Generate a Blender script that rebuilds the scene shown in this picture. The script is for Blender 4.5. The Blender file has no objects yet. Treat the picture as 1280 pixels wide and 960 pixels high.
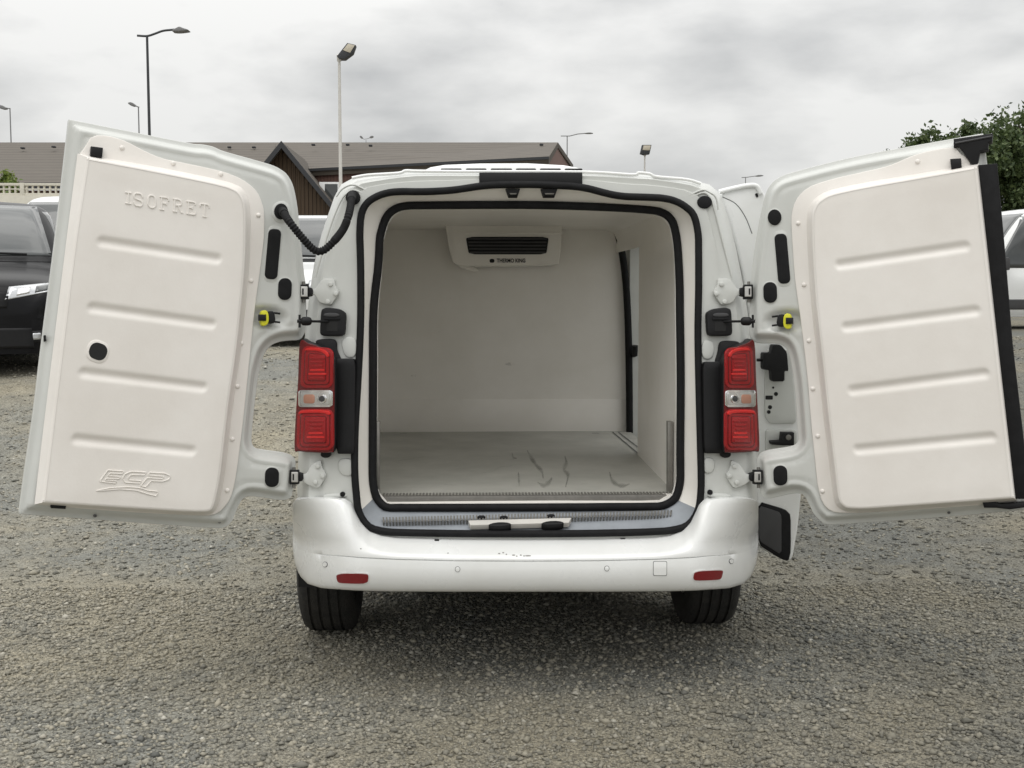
import bpy, bmesh, math, random
import numpy as np
from mathutils import Vector, Matrix, geometry
from mathutils.bvhtree import BVHTree

random.seed(4); rng = np.random.default_rng(4)
sc = bpy.context.scene
COL = sc.collection
rad = math.radians

# ------------------------------------------------------------------ camera
F_PX, CX, CY = 1470.0, 640.0, 480.0
CAM = np.array([-0.177, -4.2, 1.478]); YAW = rad(1.75); PITCH = rad(4.67)
cam_d = bpy.data.cameras.new('camera'); cam = bpy.data.objects.new('camera', cam_d); COL.objects.link(cam)
cam_d.sensor_width = 36.0; cam_d.lens = F_PX * 36.0 / 1280.0; cam_d.clip_end = 2000; cam_d.clip_start = 0.05
cam.location = CAM; cam.rotation_euler = (math.pi / 2 - PITCH, 0, -YAW)
sc.camera = cam

# ------------------------------------------------------------------ sky, sun, exposure
SUN_EL, SUN_AZ = rad(62), rad(196)          # azimuth clockwise from +Y: behind the camera, to its left
wd = bpy.data.worlds.new('World'); sc.world = wd; wd.use_nodes = True
nt = wd.node_tree; N = nt.nodes; Lk = nt.links
for n_ in list(N): N.remove(n_)
def wn(t, **kw):
    n_ = N.new(t)
    for k, v in kw.items(): setattr(n_, k, v)
    return n_
out = wn('ShaderNodeOutputWorld'); mixs = wn('ShaderNodeMixShader'); bg1 = wn('ShaderNodeBackground'); bg2 = wn('ShaderNodeBackground')
sky = wn('ShaderNodeTexSky', sky_type='NISHITA', sun_disc=False, sun_elevation=SUN_EL, sun_rotation=SUN_AZ)
tc = wn('ShaderNodeTexCoord'); sep = wn('ShaderNodeSeparateXYZ'); Lk.new(tc.outputs['Generated'], sep.inputs[0])
def wmath(op, a, b):
    m = wn('ShaderNodeMath', operation=op)
    for i, v in enumerate((a, b)):
        if isinstance(v, (int, float)): m.inputs[i].default_value = v
        else: Lk.new(v, m.inputs[i])
    return m.outputs[0]
def cloud(scale, detail, off):
    mp = wn('ShaderNodeMapping'); mp.inputs['Location'].default_value = off; mp.inputs['Scale'].default_value = (1, 1, 2.5)
    Lk.new(tc.outputs['Generated'], mp.inputs[0]); nz = wn('ShaderNodeTexNoise')
    nz.inputs['Scale'].default_value = scale; nz.inputs['Detail'].default_value = detail; nz.inputs['Roughness'].default_value = 0.5
    nz.inputs['Distortion'].default_value = 0.1
    Lk.new(mp.outputs[0], nz.inputs['Vector']); return nz.outputs['Fac']
cl = wmath('ADD', wmath('MULTIPLY', cloud(2.1, 4.0, (7.1, 3.3, 0.35)), 0.64), wmath('MULTIPLY', cloud(7.5, 7.0, (2.7, 5.1, 0.2)), 0.36))
ramp = wn('ShaderNodeValToRGB'); Lk.new(cl, ramp.inputs[0])
ramp.color_ramp.elements[0].position = 0.38; ramp.color_ramp.elements[0].color = (0.46, 0.465, 0.465, 1)
ramp.color_ramp.elements[1].position = 0.56; ramp.color_ramp.elements[1].color = (0.85, 0.845, 0.825, 1)
e_ = ramp.color_ramp.elements.new(0.47); e_.color = (0.66, 0.66, 0.65, 1)
Lk.new(ramp.outputs[0], bg2.inputs['Color'])
# an overcast sky grows brighter from the horizon to the zenith
Lk.new(wmath('ADD', wmath('MULTIPLY', wmath('POWER', wmath('MAXIMUM', sep.outputs[2], 0.0), 1.4), 2.0), 0.92), bg2.inputs['Strength'])
Lk.new(sky.outputs[0], bg1.inputs['Color']); bg1.inputs['Strength'].default_value = 0.10
mixs.inputs[0].default_value = 0.94
Lk.new(bg1.outputs[0], mixs.inputs[1]); Lk.new(bg2.outputs[0], mixs.inputs[2]); Lk.new(mixs.outputs[0], out.inputs['Surface'])

sun_d = bpy.data.lights.new('sun', 'SUN'); sun = bpy.data.objects.new('sun', sun_d); COL.objects.link(sun)
sun_d.energy = 0.6; sun_d.angle = rad(40); sun_d.color = (1.0, 0.975, 0.94)
sdir = Vector((math.sin(SUN_AZ) * math.cos(SUN_EL), math.cos(SUN_AZ) * math.cos(SUN_EL), math.sin(SUN_EL)))
sun.rotation_euler = sdir.to_track_quat('Z', 'Y').to_euler(); sun.location = (-4, -8, 12)

vs = sc.view_settings
vs.view_transform = 'Standard'; vs.look = 'None'; vs.exposure = 0.0; vs.gamma = 1.0; vs.use_curve_mapping = False

# ------------------------------------------------------------------ projection helpers (pixels of the 1280x960 photo -> points at a known depth)
_fw = np.array([math.sin(YAW) * math.cos(PITCH), math.cos(YAW) * math.cos(PITCH), -math.sin(PITCH)])
_rt = np.array([math.cos(YAW), -math.sin(YAW), 0.0]); _up = np.cross(_rt, _fw)
def hit(x, y, P, n):
    r = _fw + _rt * (x - CX) / F_PX - _up * (y - CY) / F_PX
    return CAM + r * (np.dot(np.asarray(P) - CAM, n) / np.dot(r, n))
def at(x, y, Y): return hit(x, y, (0, Y, 0), np.array([0, 1.0, 0]))
class Frame:
    def __init__(s, P, e1, e2, n): s.P, s.e1, s.e2, s.n = [np.asarray(v, float) for v in (P, e1, e2, n)]
    def uv(s, x, y, h=0.0):
        q = hit(x, y, s.P + s.n * h, s.n) - s.P
        return np.array([q @ s.e1, q @ s.e2])
    def w(s, u, v, h=0.0): return s.P + s.e1 * u + s.e2 * v + s.n * h
    def px(s, x, y, h=0.0): return s.w(*s.uv(x, y, h), h)
TAU = rad(5)
REAR = Frame((0, 0.02, 0.62), (1, 0, 0), (0, math.sin(TAU), math.cos(TAU)), (0, -math.cos(TAU), math.sin(TAU)))
def vplane(Y): return Frame((0, Y, 0), (1, 0, 0), (0, 0, 1), (0, -1, 0))

# ------------------------------------------------------------------ materials
def mat(name, col, rough=0.5, metal=0.0, coat=0.0, var=0.0, vscale=8.0, bump=0.0, bscale=60.0, dirt=None, spec=0.5, trans=0.0):
    m = bpy.data.materials.new(name); m.use_nodes = True
    t = m.node_tree; b = t.nodes['Principled BSDF']
    b.inputs['Base Color'].default_value = (*col, 1); b.inputs['Roughness'].default_value = rough; b.inputs['Metallic'].default_value = metal
    b.inputs['Coat Weight'].default_value = coat; b.inputs['Coat Roughness'].default_value = 0.06; b.inputs['Specular IOR Level'].default_value = spec
    b.inputs['Transmission Weight'].default_value = trans
    co = t.nodes.new('ShaderNodeTexCoord').outputs['Object']
    if var > 0 or dirt:
        nz = t.nodes.new('ShaderNodeTexNoise'); nz.inputs['Scale'].default_value = vscale; nz.inputs['Detail'].default_value = 6; nz.inputs['Roughness'].default_value = 0.62
        t.links.new(co, nz.inputs['Vector'])
        mx = t.nodes.new('ShaderNodeMix'); mx.data_type = 'RGBA'
        rp = t.nodes.new('ShaderNodeMapRange'); rp.inputs['From Min'].default_value = 0.35; rp.inputs['From Max'].default_value = 0.68
        t.links.new(nz.outputs['Fac'], rp.inputs['Value']); t.links.new(rp.outputs[0], mx.inputs['Factor'])
        d = dirt or tuple(c * (1 - var) for c in col)
        mx.inputs['A'].default_value = (*col, 1); mx.inputs['B'].default_value = (*d, 1)
        t.links.new(mx.outputs['Result'], b.inputs['Base Color'])
        rr = t.nodes.new('ShaderNodeMapRange'); rr.inputs['To Min'].default_value = max(0.02, rough - 0.06); rr.inputs['To Max'].default_value = min(1, rough + 0.1)
        t.links.new(nz.outputs['Fac'], rr.inputs['Value']); t.links.new(rr.outputs[0], b.inputs['Roughness'])
    if bump > 0:
        nb_ = t.nodes.new('ShaderNodeTexNoise'); nb_.inputs['Scale'].default_value = bscale; nb_.inputs['Detail'].default_value = 3
        t.links.new(co, nb_.inputs['Vector'])
        bp = t.nodes.new('ShaderNodeBump'); bp.inputs['Strength'].default_value = bump; bp.inputs['Distance'].default_value = 0.004
        t.links.new(nb_.outputs['Fac'], bp.inputs['Height']); t.links.new(bp.outputs[0], b.inputs['Normal'])
    return m
M = dict(
    paint=mat('white_paint', (0.86, 0.87, 0.86), 0.26, coat=0.9, dirt=(0.80, 0.805, 0.785), vscale=4.0),
    inner=mat('white_inner_paint', (0.62, 0.63, 0.60), 0.35, coat=0.4, var=0.07, vscale=5.0),
    liner=mat('moulded_liner', (0.86, 0.825, 0.78), 0.38, dirt=(0.79, 0.75, 0.70), vscale=3.2, bump=0.06, bscale=120),
    lining=mat('box_lining', (0.88, 0.85, 0.80), 0.36, dirt=(0.81, 0.78, 0.72), vscale=2.6),
    rubber=mat('black_rubber', (0.010, 0.010, 0.011), 0.7, var=0.35, vscale=30, spec=0.25),
    plastic=mat('black_plastic', (0.009, 0.009, 0.010), 0.5, var=0.2, vscale=20, bump=0.1, bscale=300, spec=0.3),
    dark=mat('underbody', (0.012, 0.012, 0.012), 0.8),
    steel=mat('bare_metal', (0.62, 0.61, 0.58), 0.32, metal=0.9, var=0.2, vscale=40),
    alu=mat('dull_aluminium', (0.27, 0.26, 0.24), 0.45, metal=0.7, var=0.2, vscale=30),
    sill=mat('grey_sill', (0.33, 0.355, 0.385), 0.45, var=0.2, vscale=9),
    red=mat('red_lens', (0.33, 0.002, 0.004), 0.12, coat=0.5, spec=0.3, bump=0.9, bscale=260),
    red_highlight=mat('bright_red_highlight', (0.70, 0.014, 0.012), 0.15, coat=0.5, spec=0.3, bump=0.9, bscale=260),
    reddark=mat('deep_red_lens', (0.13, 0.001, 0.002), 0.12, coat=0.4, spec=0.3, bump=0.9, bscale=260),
    clear=mat('clear_lens', (0.55, 0.55, 0.53), 0.12, metal=0.55, coat=1.0),
    amber=mat('amber_bulb', (0.50, 0.25, 0.17), 0.2, metal=0.3, coat=1.0),
    chrome=mat('chrome', (0.8, 0.8, 0.8), 0.12, metal=1.0),
    yellow=mat('yellow_clip', (0.72, 0.70, 0.03), 0.4),
    tyre=mat('tyre', (0.018, 0.018, 0.017), 0.85, dirt=(0.045, 0.042, 0.037), vscale=14, bump=0.8, bscale=130),
    reflector=mat('red_reflector', (0.20, 0.008, 0.012), 0.25, coat=0.6, bump=0.15, bscale=500),
    scuff=mat('paint_chip', (0.28, 0.27, 0.25), 0.8),
    stain=mat('floor_scuff', (0.31, 0.31, 0.28), 0.7, var=0.4, vscale=70),
    seam=mat('panel_gap', (0.10, 0.10, 0.10), 0.7),
    glass=mat('dark_glass', (0.05, 0.055, 0.055), 0.05, coat=0.6, spec=0.7),
    black=mat('black_car_paint', (0.005, 0.005, 0.006), 0.3, coat=0.12, spec=0.15),
    wpaint=mat('white_van_paint', (0.74, 0.75, 0.74), 0.3, coat=0.5),
    greyp=mat('grey_plastic', (0.05, 0.05, 0.052), 0.55),
    lens=mat('headlamp_glass', (0.50, 0.51, 0.52), 0.08, metal=0.6, coat=1.0),
    polew=mat('pale_pole', (0.62, 0.60, 0.56), 0.5, var=0.1),
    poled=mat('dark_pole', (0.035, 0.038, 0.042), 0.5),
    poleg=mat('grey_pole', (0.20, 0.20, 0.20), 0.5),
    led=mat('floodlight_glass', (0.55, 0.50, 0.40), 0.25),
    bark=mat('bark', (0.07, 0.055, 0.04), 0.9, var=0.3),
    fence=mat('fence_paint', (0.66, 0.63, 0.54), 0.6, var=0.1),
    fascia=mat('dark_fascia', (0.03, 0.032, 0.036), 0.6),
)
def floor_mat():
    m = mat('grey_floor', (0.46, 0.455, 0.415), 0.45, dirt=(0.36, 0.36, 0.325), vscale=3.6); t = m.node_tree; b = t.nodes['Principled BSDF']
    src = b.inputs['Base Color'].links[0].from_socket; co = t.nodes.new('ShaderNodeTexCoord').outputs['Object']
    nz = t.nodes.new('ShaderNodeTexNoise'); nz.inputs['Scale'].default_value = 5.5; nz.inputs['Detail'].default_value = 9; nz.inputs['Roughness'].default_value = .7; nz.inputs['Distortion'].default_value = 1.6; t.links.new(co, nz.inputs['Vector'])
    r_ = t.nodes.new('ShaderNodeMapRange'); r_.inputs['From Min'].default_value = .60; r_.inputs['From Max'].default_value = .72; r_.inputs['To Max'].default_value = .45; t.links.new(nz.outputs['Fac'], r_.inputs['Value'])
    mx = t.nodes.new('ShaderNodeMix'); mx.data_type = 'RGBA'; t.links.new(r_.outputs[0], mx.inputs['Factor']); t.links.new(src, mx.inputs['A']); mx.inputs['B'].default_value = (.20, .20, .18, 1)
    t.links.new(mx.outputs['Result'], b.inputs['Base Color']); return m
def smudge_mat(name, col, lo, hi, scale):
    m = mat(name, col, 0.6); t = m.node_tree; b = t.nodes['Principled BSDF']; co = t.nodes.new('ShaderNodeTexCoord').outputs['Object']
    nz = t.nodes.new('ShaderNodeTexNoise'); nz.inputs['Scale'].default_value = scale; nz.inputs['Detail'].default_value = 2; nz.inputs['Roughness'].default_value = .5; t.links.new(co, nz.inputs['Vector'])
    r_ = t.nodes.new('ShaderNodeMapRange'); r_.inputs['From Min'].default_value = lo; r_.inputs['From Max'].default_value = hi; r_.inputs['To Max'].default_value = .45; t.links.new(nz.outputs['Fac'], r_.inputs['Value']); t.links.new(r_.outputs[0], b.inputs['Alpha']); return m
M['stain'] = smudge_mat('floor_scuff', (.27, .27, .24), .1, .95, 6)
M['grime'] = smudge_mat('wall_grime', (.42, .38, .32), .50, .75, 22)
M['floor'] = floor_mat()
def striped(name, c1, c2, axis, freq, rough=0.8, nscale=3.0):
    m = bpy.data.materials.new(name); m.use_nodes = True; t = m.node_tree; b = t.nodes['Principled BSDF']; b.inputs['Roughness'].default_value = rough
    co = t.nodes.new('ShaderNodeTexCoord').outputs['Object']
    wv = t.nodes.new('ShaderNodeTexWave'); wv.wave_type = 'BANDS'; wv.bands_direction = axis; wv.wave_profile = 'SAW'
    wv.inputs['Scale'].default_value = 0.314 / freq; wv.inputs['Distortion'].default_value = 0.15; wv.inputs['Detail'].default_value = 1
    t.links.new(co, wv.inputs['Vector'])
    nz = t.nodes.new('ShaderNodeTexNoise'); nz.inputs['Scale'].default_value = nscale; nz.inputs['Detail'].default_value = 5
    mp = t.nodes.new('ShaderNodeMapping'); mp.inputs['Scale'].default_value = (4, 4, 0.3) if axis != 'Z' else (0.5, 0.5, 4)
    t.links.new(co, mp.inputs[0]); t.links.new(mp.outputs[0], nz.inputs['Vector'])
    mx = t.nodes.new('ShaderNodeMix'); mx.data_type = 'RGBA'; mx.inputs['A'].default_value = (*c1, 1); mx.inputs['B'].default_value = (*c2, 1)
    t.links.new(nz.outputs['Fac'], mx.inputs['Factor'])
    mu = t.nodes.new('ShaderNodeMix'); mu.data_type = 'RGBA'; mu.blend_type = 'MULTIPLY'; mu.inputs['Factor'].default_value = 1
    rp = t.nodes.new('ShaderNodeMapRange'); rp.inputs['From Max'].default_value = 0.22; rp.inputs['To Min'].default_value = 0.45
    t.links.new(wv.outputs['Fac'], rp.inputs['Value']); t.links.new(mx.outputs['Result'], mu.inputs['A']); t.links.new(rp.outputs[0], mu.inputs['B'])
    t.links.new(mu.outputs['Result'], b.inputs['Base Color'])
    bp = t.nodes.new('ShaderNodeBump'); bp.inputs['Distance'].default_value = 0.05; t.links.new(wv.outputs['Fac'], bp.inputs['Height']); t.links.new(bp.outputs[0], b.inputs['Normal'])
    return m
M['tiles'] = striped('roof_tiles', (0.10, 0.088, 0.074), (0.148, 0.129, 0.107), 'Z', 0.17)
M['timber'] = striped('timber_siding', (0.050, 0.032, 0.018), (0.085, 0.055, 0.031), 'X', 0.12)
M['timber2'] = striped('red_brown_siding', (0.13, 0.072, 0.058), (0.19, 0.108, 0.085), 'X', 0.12)

# ------------------------------------------------------------------ mesh helpers
def finish(me, m, smooth=True, angle=35):
    mats = m if isinstance(m, (list, tuple)) else [m]
    for q in mats: me.materials.append(q)
    if smooth:
        me.polygons.foreach_set('use_smooth', [True] * len(me.polygons)); me.set_sharp_from_angle(angle=rad(angle))
    me.update()
def mesh(name, verts, faces, m, smooth=True, angle=35, weld=True, mi=None, recalc=True):
    bm = bmesh.new(); vv = [bm.verts.new(tuple(float(c) for c in v)) for v in verts]; bm.verts.ensure_lookup_table()
    for i, fc in enumerate(faces):
        try:
            f_ = bm.faces.new([vv[k] for k in fc])
            if mi is not None: f_.material_index = mi[i]
        except ValueError: pass
    if weld: bmesh.ops.remove_doubles(bm, verts=bm.verts, dist=1e-5)
    if recalc: bmesh.ops.recalc_face_normals(bm, faces=bm.faces)
    me = bpy.data.meshes.new(name); bm.to_mesh(me); bm.free(); finish(me, m, smooth, angle); return me
def put(name, me, parent=None, matrix=None):
    o = bpy.data.objects.new(name, me); COL.objects.link(o)
    if matrix is not None: o.matrix_basis = matrix
    if parent is not None:
        o.parent = parent
        if parent.type == 'EMPTY' and not parent.get('_local'): o.matrix_parent_inverse = Matrix.Translation(-Vector(parent.location))
    return o
def thing(name, label, cat, loc, rotz=0.0, group=None, local=False):
    o = bpy.data.objects.new(name, None); COL.objects.link(o); o.empty_display_size = 0.2
    o.location = [float(c) for c in loc]; o.rotation_euler = (0, 0, rotz)
    if local: o['_local'] = 1
    tag(o, label, cat, group); return o
def tag(o, label, cat, group=None):
    o['label'] = label; o['category'] = cat
    if group: o['group'] = group
def structure(o): o['kind'] = 'structure'; return o
def catmull(pts, n=6, closed=False):
    P = [np.asarray(p, float) for p in pts]; k = len(P); res = []
    rng_ = range(k if closed else k - 1)
    for i in rng_:
        p0 = P[(i - 1) % k] if closed or i > 0 else P[0] * 2 - P[1]; p1 = P[i]; p2 = P[(i + 1) % k]
        p3 = P[(i + 2) % k] if closed or i + 2 < k else P[-1] * 2 - P[-2]
        for j in range(n):
            t = j / n
            res.append(0.5 * ((2 * p1) + (-p0 + p2) * t + (2 * p0 - 5 * p1 + 4 * p2 - p3) * t * t + (-p0 + 3 * p1 - 3 * p2 + p3) * t ** 3))
    if not closed: res.append(P[-1])
    return np.array(res)
def resample(pts, n, closed=False):
    P = np.asarray(pts, float)
    if closed: P = np.vstack([P, P[:1]])
    s = np.concatenate([[0], np.cumsum(np.linalg.norm(np.diff(P, axis=0), axis=1))])
    q = np.linspace(0, s[-1], n + 1 if closed else n)
    if closed: q = q[:-1]
    return np.stack([np.interp(q, s, P[:, i]) for i in range(P.shape[1])], 1)
def chaikin(pts, it=2, k=0.25):
    P = np.asarray(pts, float)
    for _ in range(it):
        Q = np.roll(P, -1, 0); P = np.stack([P * (1 - k) + Q * k, P * k + Q * (1 - k)], 1).reshape(-1, P.shape[1])
    return P
def sharp(pts, idx):
    res = []
    for i, p in enumerate(pts): res += [p] * (4 if i in idx else 1)
    return res
def area2(P): x, y = P[:, 0], P[:, 1]; return 0.5 * np.sum(x * np.roll(y, -1) - y * np.roll(x, -1))
def dedupe(P): P = np.asarray(P); return P[np.linalg.norm(P - np.roll(P, 1, 0), axis=1) > 1e-6]
def offset_poly(P, d):
    """inset a closed 2D polygon by d (positive = inwards)"""
    s = 1 if area2(P) > 0 else -1
    a = P - np.roll(P, 1, 0); b = np.roll(P, -1, 0) - P
    a /= np.linalg.norm(a, axis=1)[:, None] + 1e-12; b /= np.linalg.norm(b, axis=1)[:, None] + 1e-12
    t = a + b; t /= np.linalg.norm(t, axis=1)[:, None] + 1e-12
    return P + s * d * np.stack([-t[:, 1], t[:, 0]], 1)
def rrect(x0, y0, x1, y1, r, n=5):
    res = []
    for cx, cy, a0 in ((x1 - r, y0 + r, -90), (x1 - r, y1 - r, 0), (x0 + r, y1 - r, 90), (x0 + r, y0 + r, 180)):
        for i in range(n + 1):
            a = rad(a0 + 90 * i / n); res.append((cx + r * math.cos(a), cy + r * math.sin(a)))
    return res
def rot_px(pts, c, deg):
    a = rad(deg); P = np.asarray(pts, float) - c
    return P @ np.array([[math.cos(a), math.sin(a)], [-math.sin(a), math.cos(a)]]) + c
def ell(cx, cy, rx, ry, n=20): return [(cx + rx * math.cos(2 * math.pi * i / n), cy + ry * math.sin(2 * math.pi * i / n)) for i in range(n)]
def seg_dist(pts, poly):
    A = poly; B = np.roll(poly, -1, 0); d = np.full(len(pts), 1e9)
    for a, b in zip(A, B):
        ab = b - a; t = np.clip(((pts - a) @ ab) / (ab @ ab + 1e-12), 0, 1); q = a + t[:, None] * ab
        d = np.minimum(d, np.linalg.norm(pts - q, axis=1))
    return d
def inside(pts, poly):
    c = np.zeros(len(pts), bool)
    for (x1, y1), (x2, y2) in zip(poly, np.roll(poly, -1, 0)):
        k = ((y1 > pts[:, 1]) != (y2 > pts[:, 1])); c ^= k & (pts[:, 0] < (x2 - x1) * (pts[:, 1] - y1) / (y2 - y1 + 1e-12) + x1)
    return c
def fill(poly, step=None, rings=()):
    P = [Vector((float(a), float(b))) for a, b in poly]; n = len(P); extra = []
    if step:
        lo, hi = poly.min(0), poly.max(0)
        gx, gy = np.meshgrid(np.arange(lo[0], hi[0], step), np.arange(lo[1], hi[1], step)); g = np.stack([gx.ravel(), gy.ravel()], 1)
        g = g[inside(g, poly)]; ds = seg_dist(g, poly); g = g[ds > (max(rings) + step * .5 if len(rings) else step * 0.45)]
        for d_ in rings:
            q = offset_poly(poly, d_); q = q[inside(q, poly)]; q = q[seg_dist(q, poly) > d_ * .93]; g = np.vstack([g, q])
        extra = [Vector((float(a), float(b))) for a, b in g]
    r = geometry.delaunay_2d_cdt(P + extra, [], [list(range(n))], 1, 1e-7)
    return np.array([(v.x, v.y) for v in r[0]]), [list(f_) for f_ in r[2]]
def plate(name, fr, poly, h0, h1, m, parent, bev=0.003, step=None, hf=None, base=None, uv_in=False, back=False, angle=35, seg=2, rings=()):
    """closed outline in photo pixels (or frame units) -> raised plate from height h0 to h1 with rounded edge; hf adds relief to the top"""
    P = np.array(poly, float) if uv_in else np.array([fr.uv(x, y, h1) for x, y in poly])
    loops = []
    if base is not None:
        Bp = np.array(base, float) if uv_in else np.array([fr.uv(x, y, h0) for x, y in base])
        if len(Bp) != len(P): raise ValueError('base')
        loops.append((Bp, h0))
    else: loops.append((P, h0))
    if bev > 0:
        s = 1 if h1 > h0 else -1
        loops.append((P, h1 - s * bev))
        for i in range(1, seg + 1):
            a = math.pi / 2 * i / seg; loops.append((offset_poly(P, bev * (1 - math.cos(a))), h1 - s * bev * (1 - math.sin(a))))
    else: loops.append((P, h1))
    verts, faces = [], []; n = len(P)
    for Q, h in loops: verts += [fr.w(u, v, h) for u, v in Q]
    for k in range(len(loops) - 1):
        for i in range(n): j = (i + 1) % n; faces.append((k * n + i, k * n + j, (k + 1) * n + j, (k + 1) * n + i))
    T, tf = fill(loops[-1][0], step, rings); o = len(verts)
    hh = np.zeros(len(T)) if hf is None else hf(T)
    verts += [fr.w(u, v, h1 + d) for (u, v), d in zip(T, hh)]; faces += [tuple(o + k for k in f_) for f_ in tf]
    if back:
        T2, tf2 = fill(loops[0][0]); o = len(verts); verts += [fr.w(u, v, h0) for u, v in T2]; faces += [tuple(o + k for k in f_[::-1]) for f_ in tf2]
    return put(name, mesh(name, verts, faces, m, angle=angle), parent)
def tube_mesh(name, pts, r, m, closed=False, n=10, radii=None, caps=True):
    P = np.asarray(pts, float); k = len(P)
    T = (np.roll(P, -1, 0) - np.roll(P, 1, 0)) if closed else np.gradient(P, axis=0)
    T /= np.linalg.norm(T, axis=1)[:, None] + 1e-12
    ref = np.array([0, 1.0, 0.0]); 
    if abs(T[0] @ ref) > 0.9: ref = np.array([1.0, 0, 0])
    verts, faces = [], []; U = np.cross(T[0], ref); U /= np.linalg.norm(U)
    for i in range(k):
        U = U - T[i] * (U @ T[i]); U /= np.linalg.norm(U) + 1e-12; V = np.cross(T[i], U); ri = r if radii is None else radii[i]
        for j in range(n): a = 2 * math.pi * j / n; verts.append(P[i] + (U * math.cos(a) + V * math.sin(a)) * ri)
    for i in range(k if closed else k - 1):
        i2 = (i + 1) % k
        for j in range(n): faces.append((i * n + j, i * n + (j + 1) % n, i2 * n + (j + 1) % n, i2 * n + j))
    if not closed and caps: faces += [tuple(range(n))[::-1], tuple(range((k - 1) * n, k * n))]
    return mesh(name, verts, faces, m, angle=60)
def tube(name, pts, r, m, parent=None, **kw): return put(name, tube_mesh(name, pts, r, m, **kw), parent)
def box_mesh(name, lo, hi, m, bev=0.004, seg=2):
    bm = bmesh.new(); bmesh.ops.create_cube(bm, size=1.0); lo = Vector([float(c) for c in lo]); hi = Vector([float(c) for c in hi])
    for v in bm.verts: v.co = Vector([(lo[i] + hi[i]) / 2 + v.co[i] * (hi[i] - lo[i]) for i in range(3)])
    if bev > 0: bmesh.ops.bevel(bm, geom=list(bm.edges), offset=bev, segments=seg, affect='EDGES', profile=0.6)
    me = bpy.data.meshes.new(name); bm.to_mesh(me); bm.free(); finish(me, m, True, 40); return me
def box(name, lo, hi, m, parent=None, bev=0.004, matrix=None): return put(name, box_mesh(name, lo, hi, m, bev), parent, matrix)
def ribbon(fr, pxs, width, h0, h1, closed=False, round_=True):
    """raised stroke following pixel points on a frame"""
    P = np.array([fr.uv(x, y, h1) for x, y in pxs]); k = len(P)
    T = (np.roll(P, -1, 0) - np.roll(P, 1, 0)) if closed else np.gradient(P, axis=0)
    T /= np.linalg.norm(T, axis=1)[:, None] + 1e-12; Nn = np.stack([-T[:, 1], T[:, 0]], 1)
    verts, faces = [], []
    prof = ((-0.5, h0), (-0.28, h1 - 0.0005), (0, h1), (0.28, h1 - 0.0005), (0.5, h0)) if h1 - h0 > .002 else ((-0.5, h1), (0.5, h1))
    for i in range(k):
        for a, h in prof: q = P[i] + Nn[i] * a * width; verts.append(fr.w(q[0], q[1], h))
    n = len(prof)
    for i in range(k if closed else k - 1):
        i2 = (i + 1) % k
        for j in range(n - 1): faces.append((i * n + j, i * n + j + 1, i2 * n + j + 1, i2 * n + j))
    if not closed and n > 2: faces += [tuple(range(n)), tuple(range((k - 1) * n, k * n))[::-1]]
    return verts, faces
def join(parts):
    V, F_ = [], []
    for v, f_ in parts: o = len(V); V += list(v); F_ += [tuple(o + k for k in q) for q in f_]
    return V, F_
def loft(loops, closed=True):
    n = len(loops[0]); V = [p for l in loops for p in l]; F_ = []
    for k in range(len(loops) - 1):
        for i in range(n if closed else n - 1): j = (i + 1) % n; F_.append((k * n + i, k * n + j, (k + 1) * n + j, (k + 1) * n + i))
    return V, F_
def four(l, t, r, b, ns=(16, 28, 16, 20)):
    res = []
    for P, n in zip((l, t, r, b), ns):
        Q = resample(catmull(P, 5), n + 1); res.append(Q[:-1])
    return np.vstack(res)
def smst(a, b, x): t = np.clip((x - a) / (b - a), 0, 1); return t * t * (3 - 2 * t)

# ------------------------------------------------------------------ ground
def zground(x, y):
    x = np.asarray(x, float); y = np.asarray(y, float)
    g = 0.66 * smst(3.2, 9.0, y)
    near = np.exp(-((x / 7) ** 2 + ((y - 1) / 7) ** 2))
    w = 0.010 * np.sin(1.7 * x + 0.8 * y) + 0.008 * np.sin(2.9 * y - 1.1 * x + 1) + 0.005 * np.sin(6.1 * x + 2) * np.sin(5.3 * y) - 0.012
    return g + w * (0.35 + 0.65 * near) * 0.8
def axis_(lo, hi, dlo, dhi, step, k=26):
    return np.unique(np.concatenate([lo + (dlo - lo) * (1 - (1 - np.linspace(0, 1, k)) ** 2.6), np.arange(dlo, dhi, step), dhi + (hi - dhi) * np.linspace(0, 1, k) ** 2.6]))
gx = axis_(-220, 220, -5, 5, 0.07); gy = axis_(-30, 420, -3, 10, 0.07)
GX, GY = np.meshgrid(gx, gy); GZ = zground(GX, GY)
nx, ny = len(gx), len(gy); V = np.stack([GX.ravel(), GY.ravel(), GZ.ravel()], 1)
ii = (np.arange(ny - 1)[:, None] * nx + np.arange(nx - 1)[None, :]).ravel(); Fq = np.stack([ii, ii + 1, ii + nx + 1, ii + nx], 1)
def np_mesh(name, V, Fc, m, smooth=False):
    me = bpy.data.meshes.new(name); k = Fc.shape[1]
    me.vertices.add(len(V)); me.vertices.foreach_set('co', V.astype(np.float32).ravel())
    me.loops.add(Fc.size); me.loops.foreach_set('vertex_index', Fc.astype(np.int32).ravel())
    me.polygons.add(len(Fc)); me.polygons.foreach_set('loop_start', np.arange(0, Fc.size, k, dtype=np.int32))
    if smooth: me.polygons.foreach_set('use_smooth', np.ones(len(Fc), bool))
    me.update(calc_edges=True); me.validate(); me.materials.append(m); return me
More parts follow.
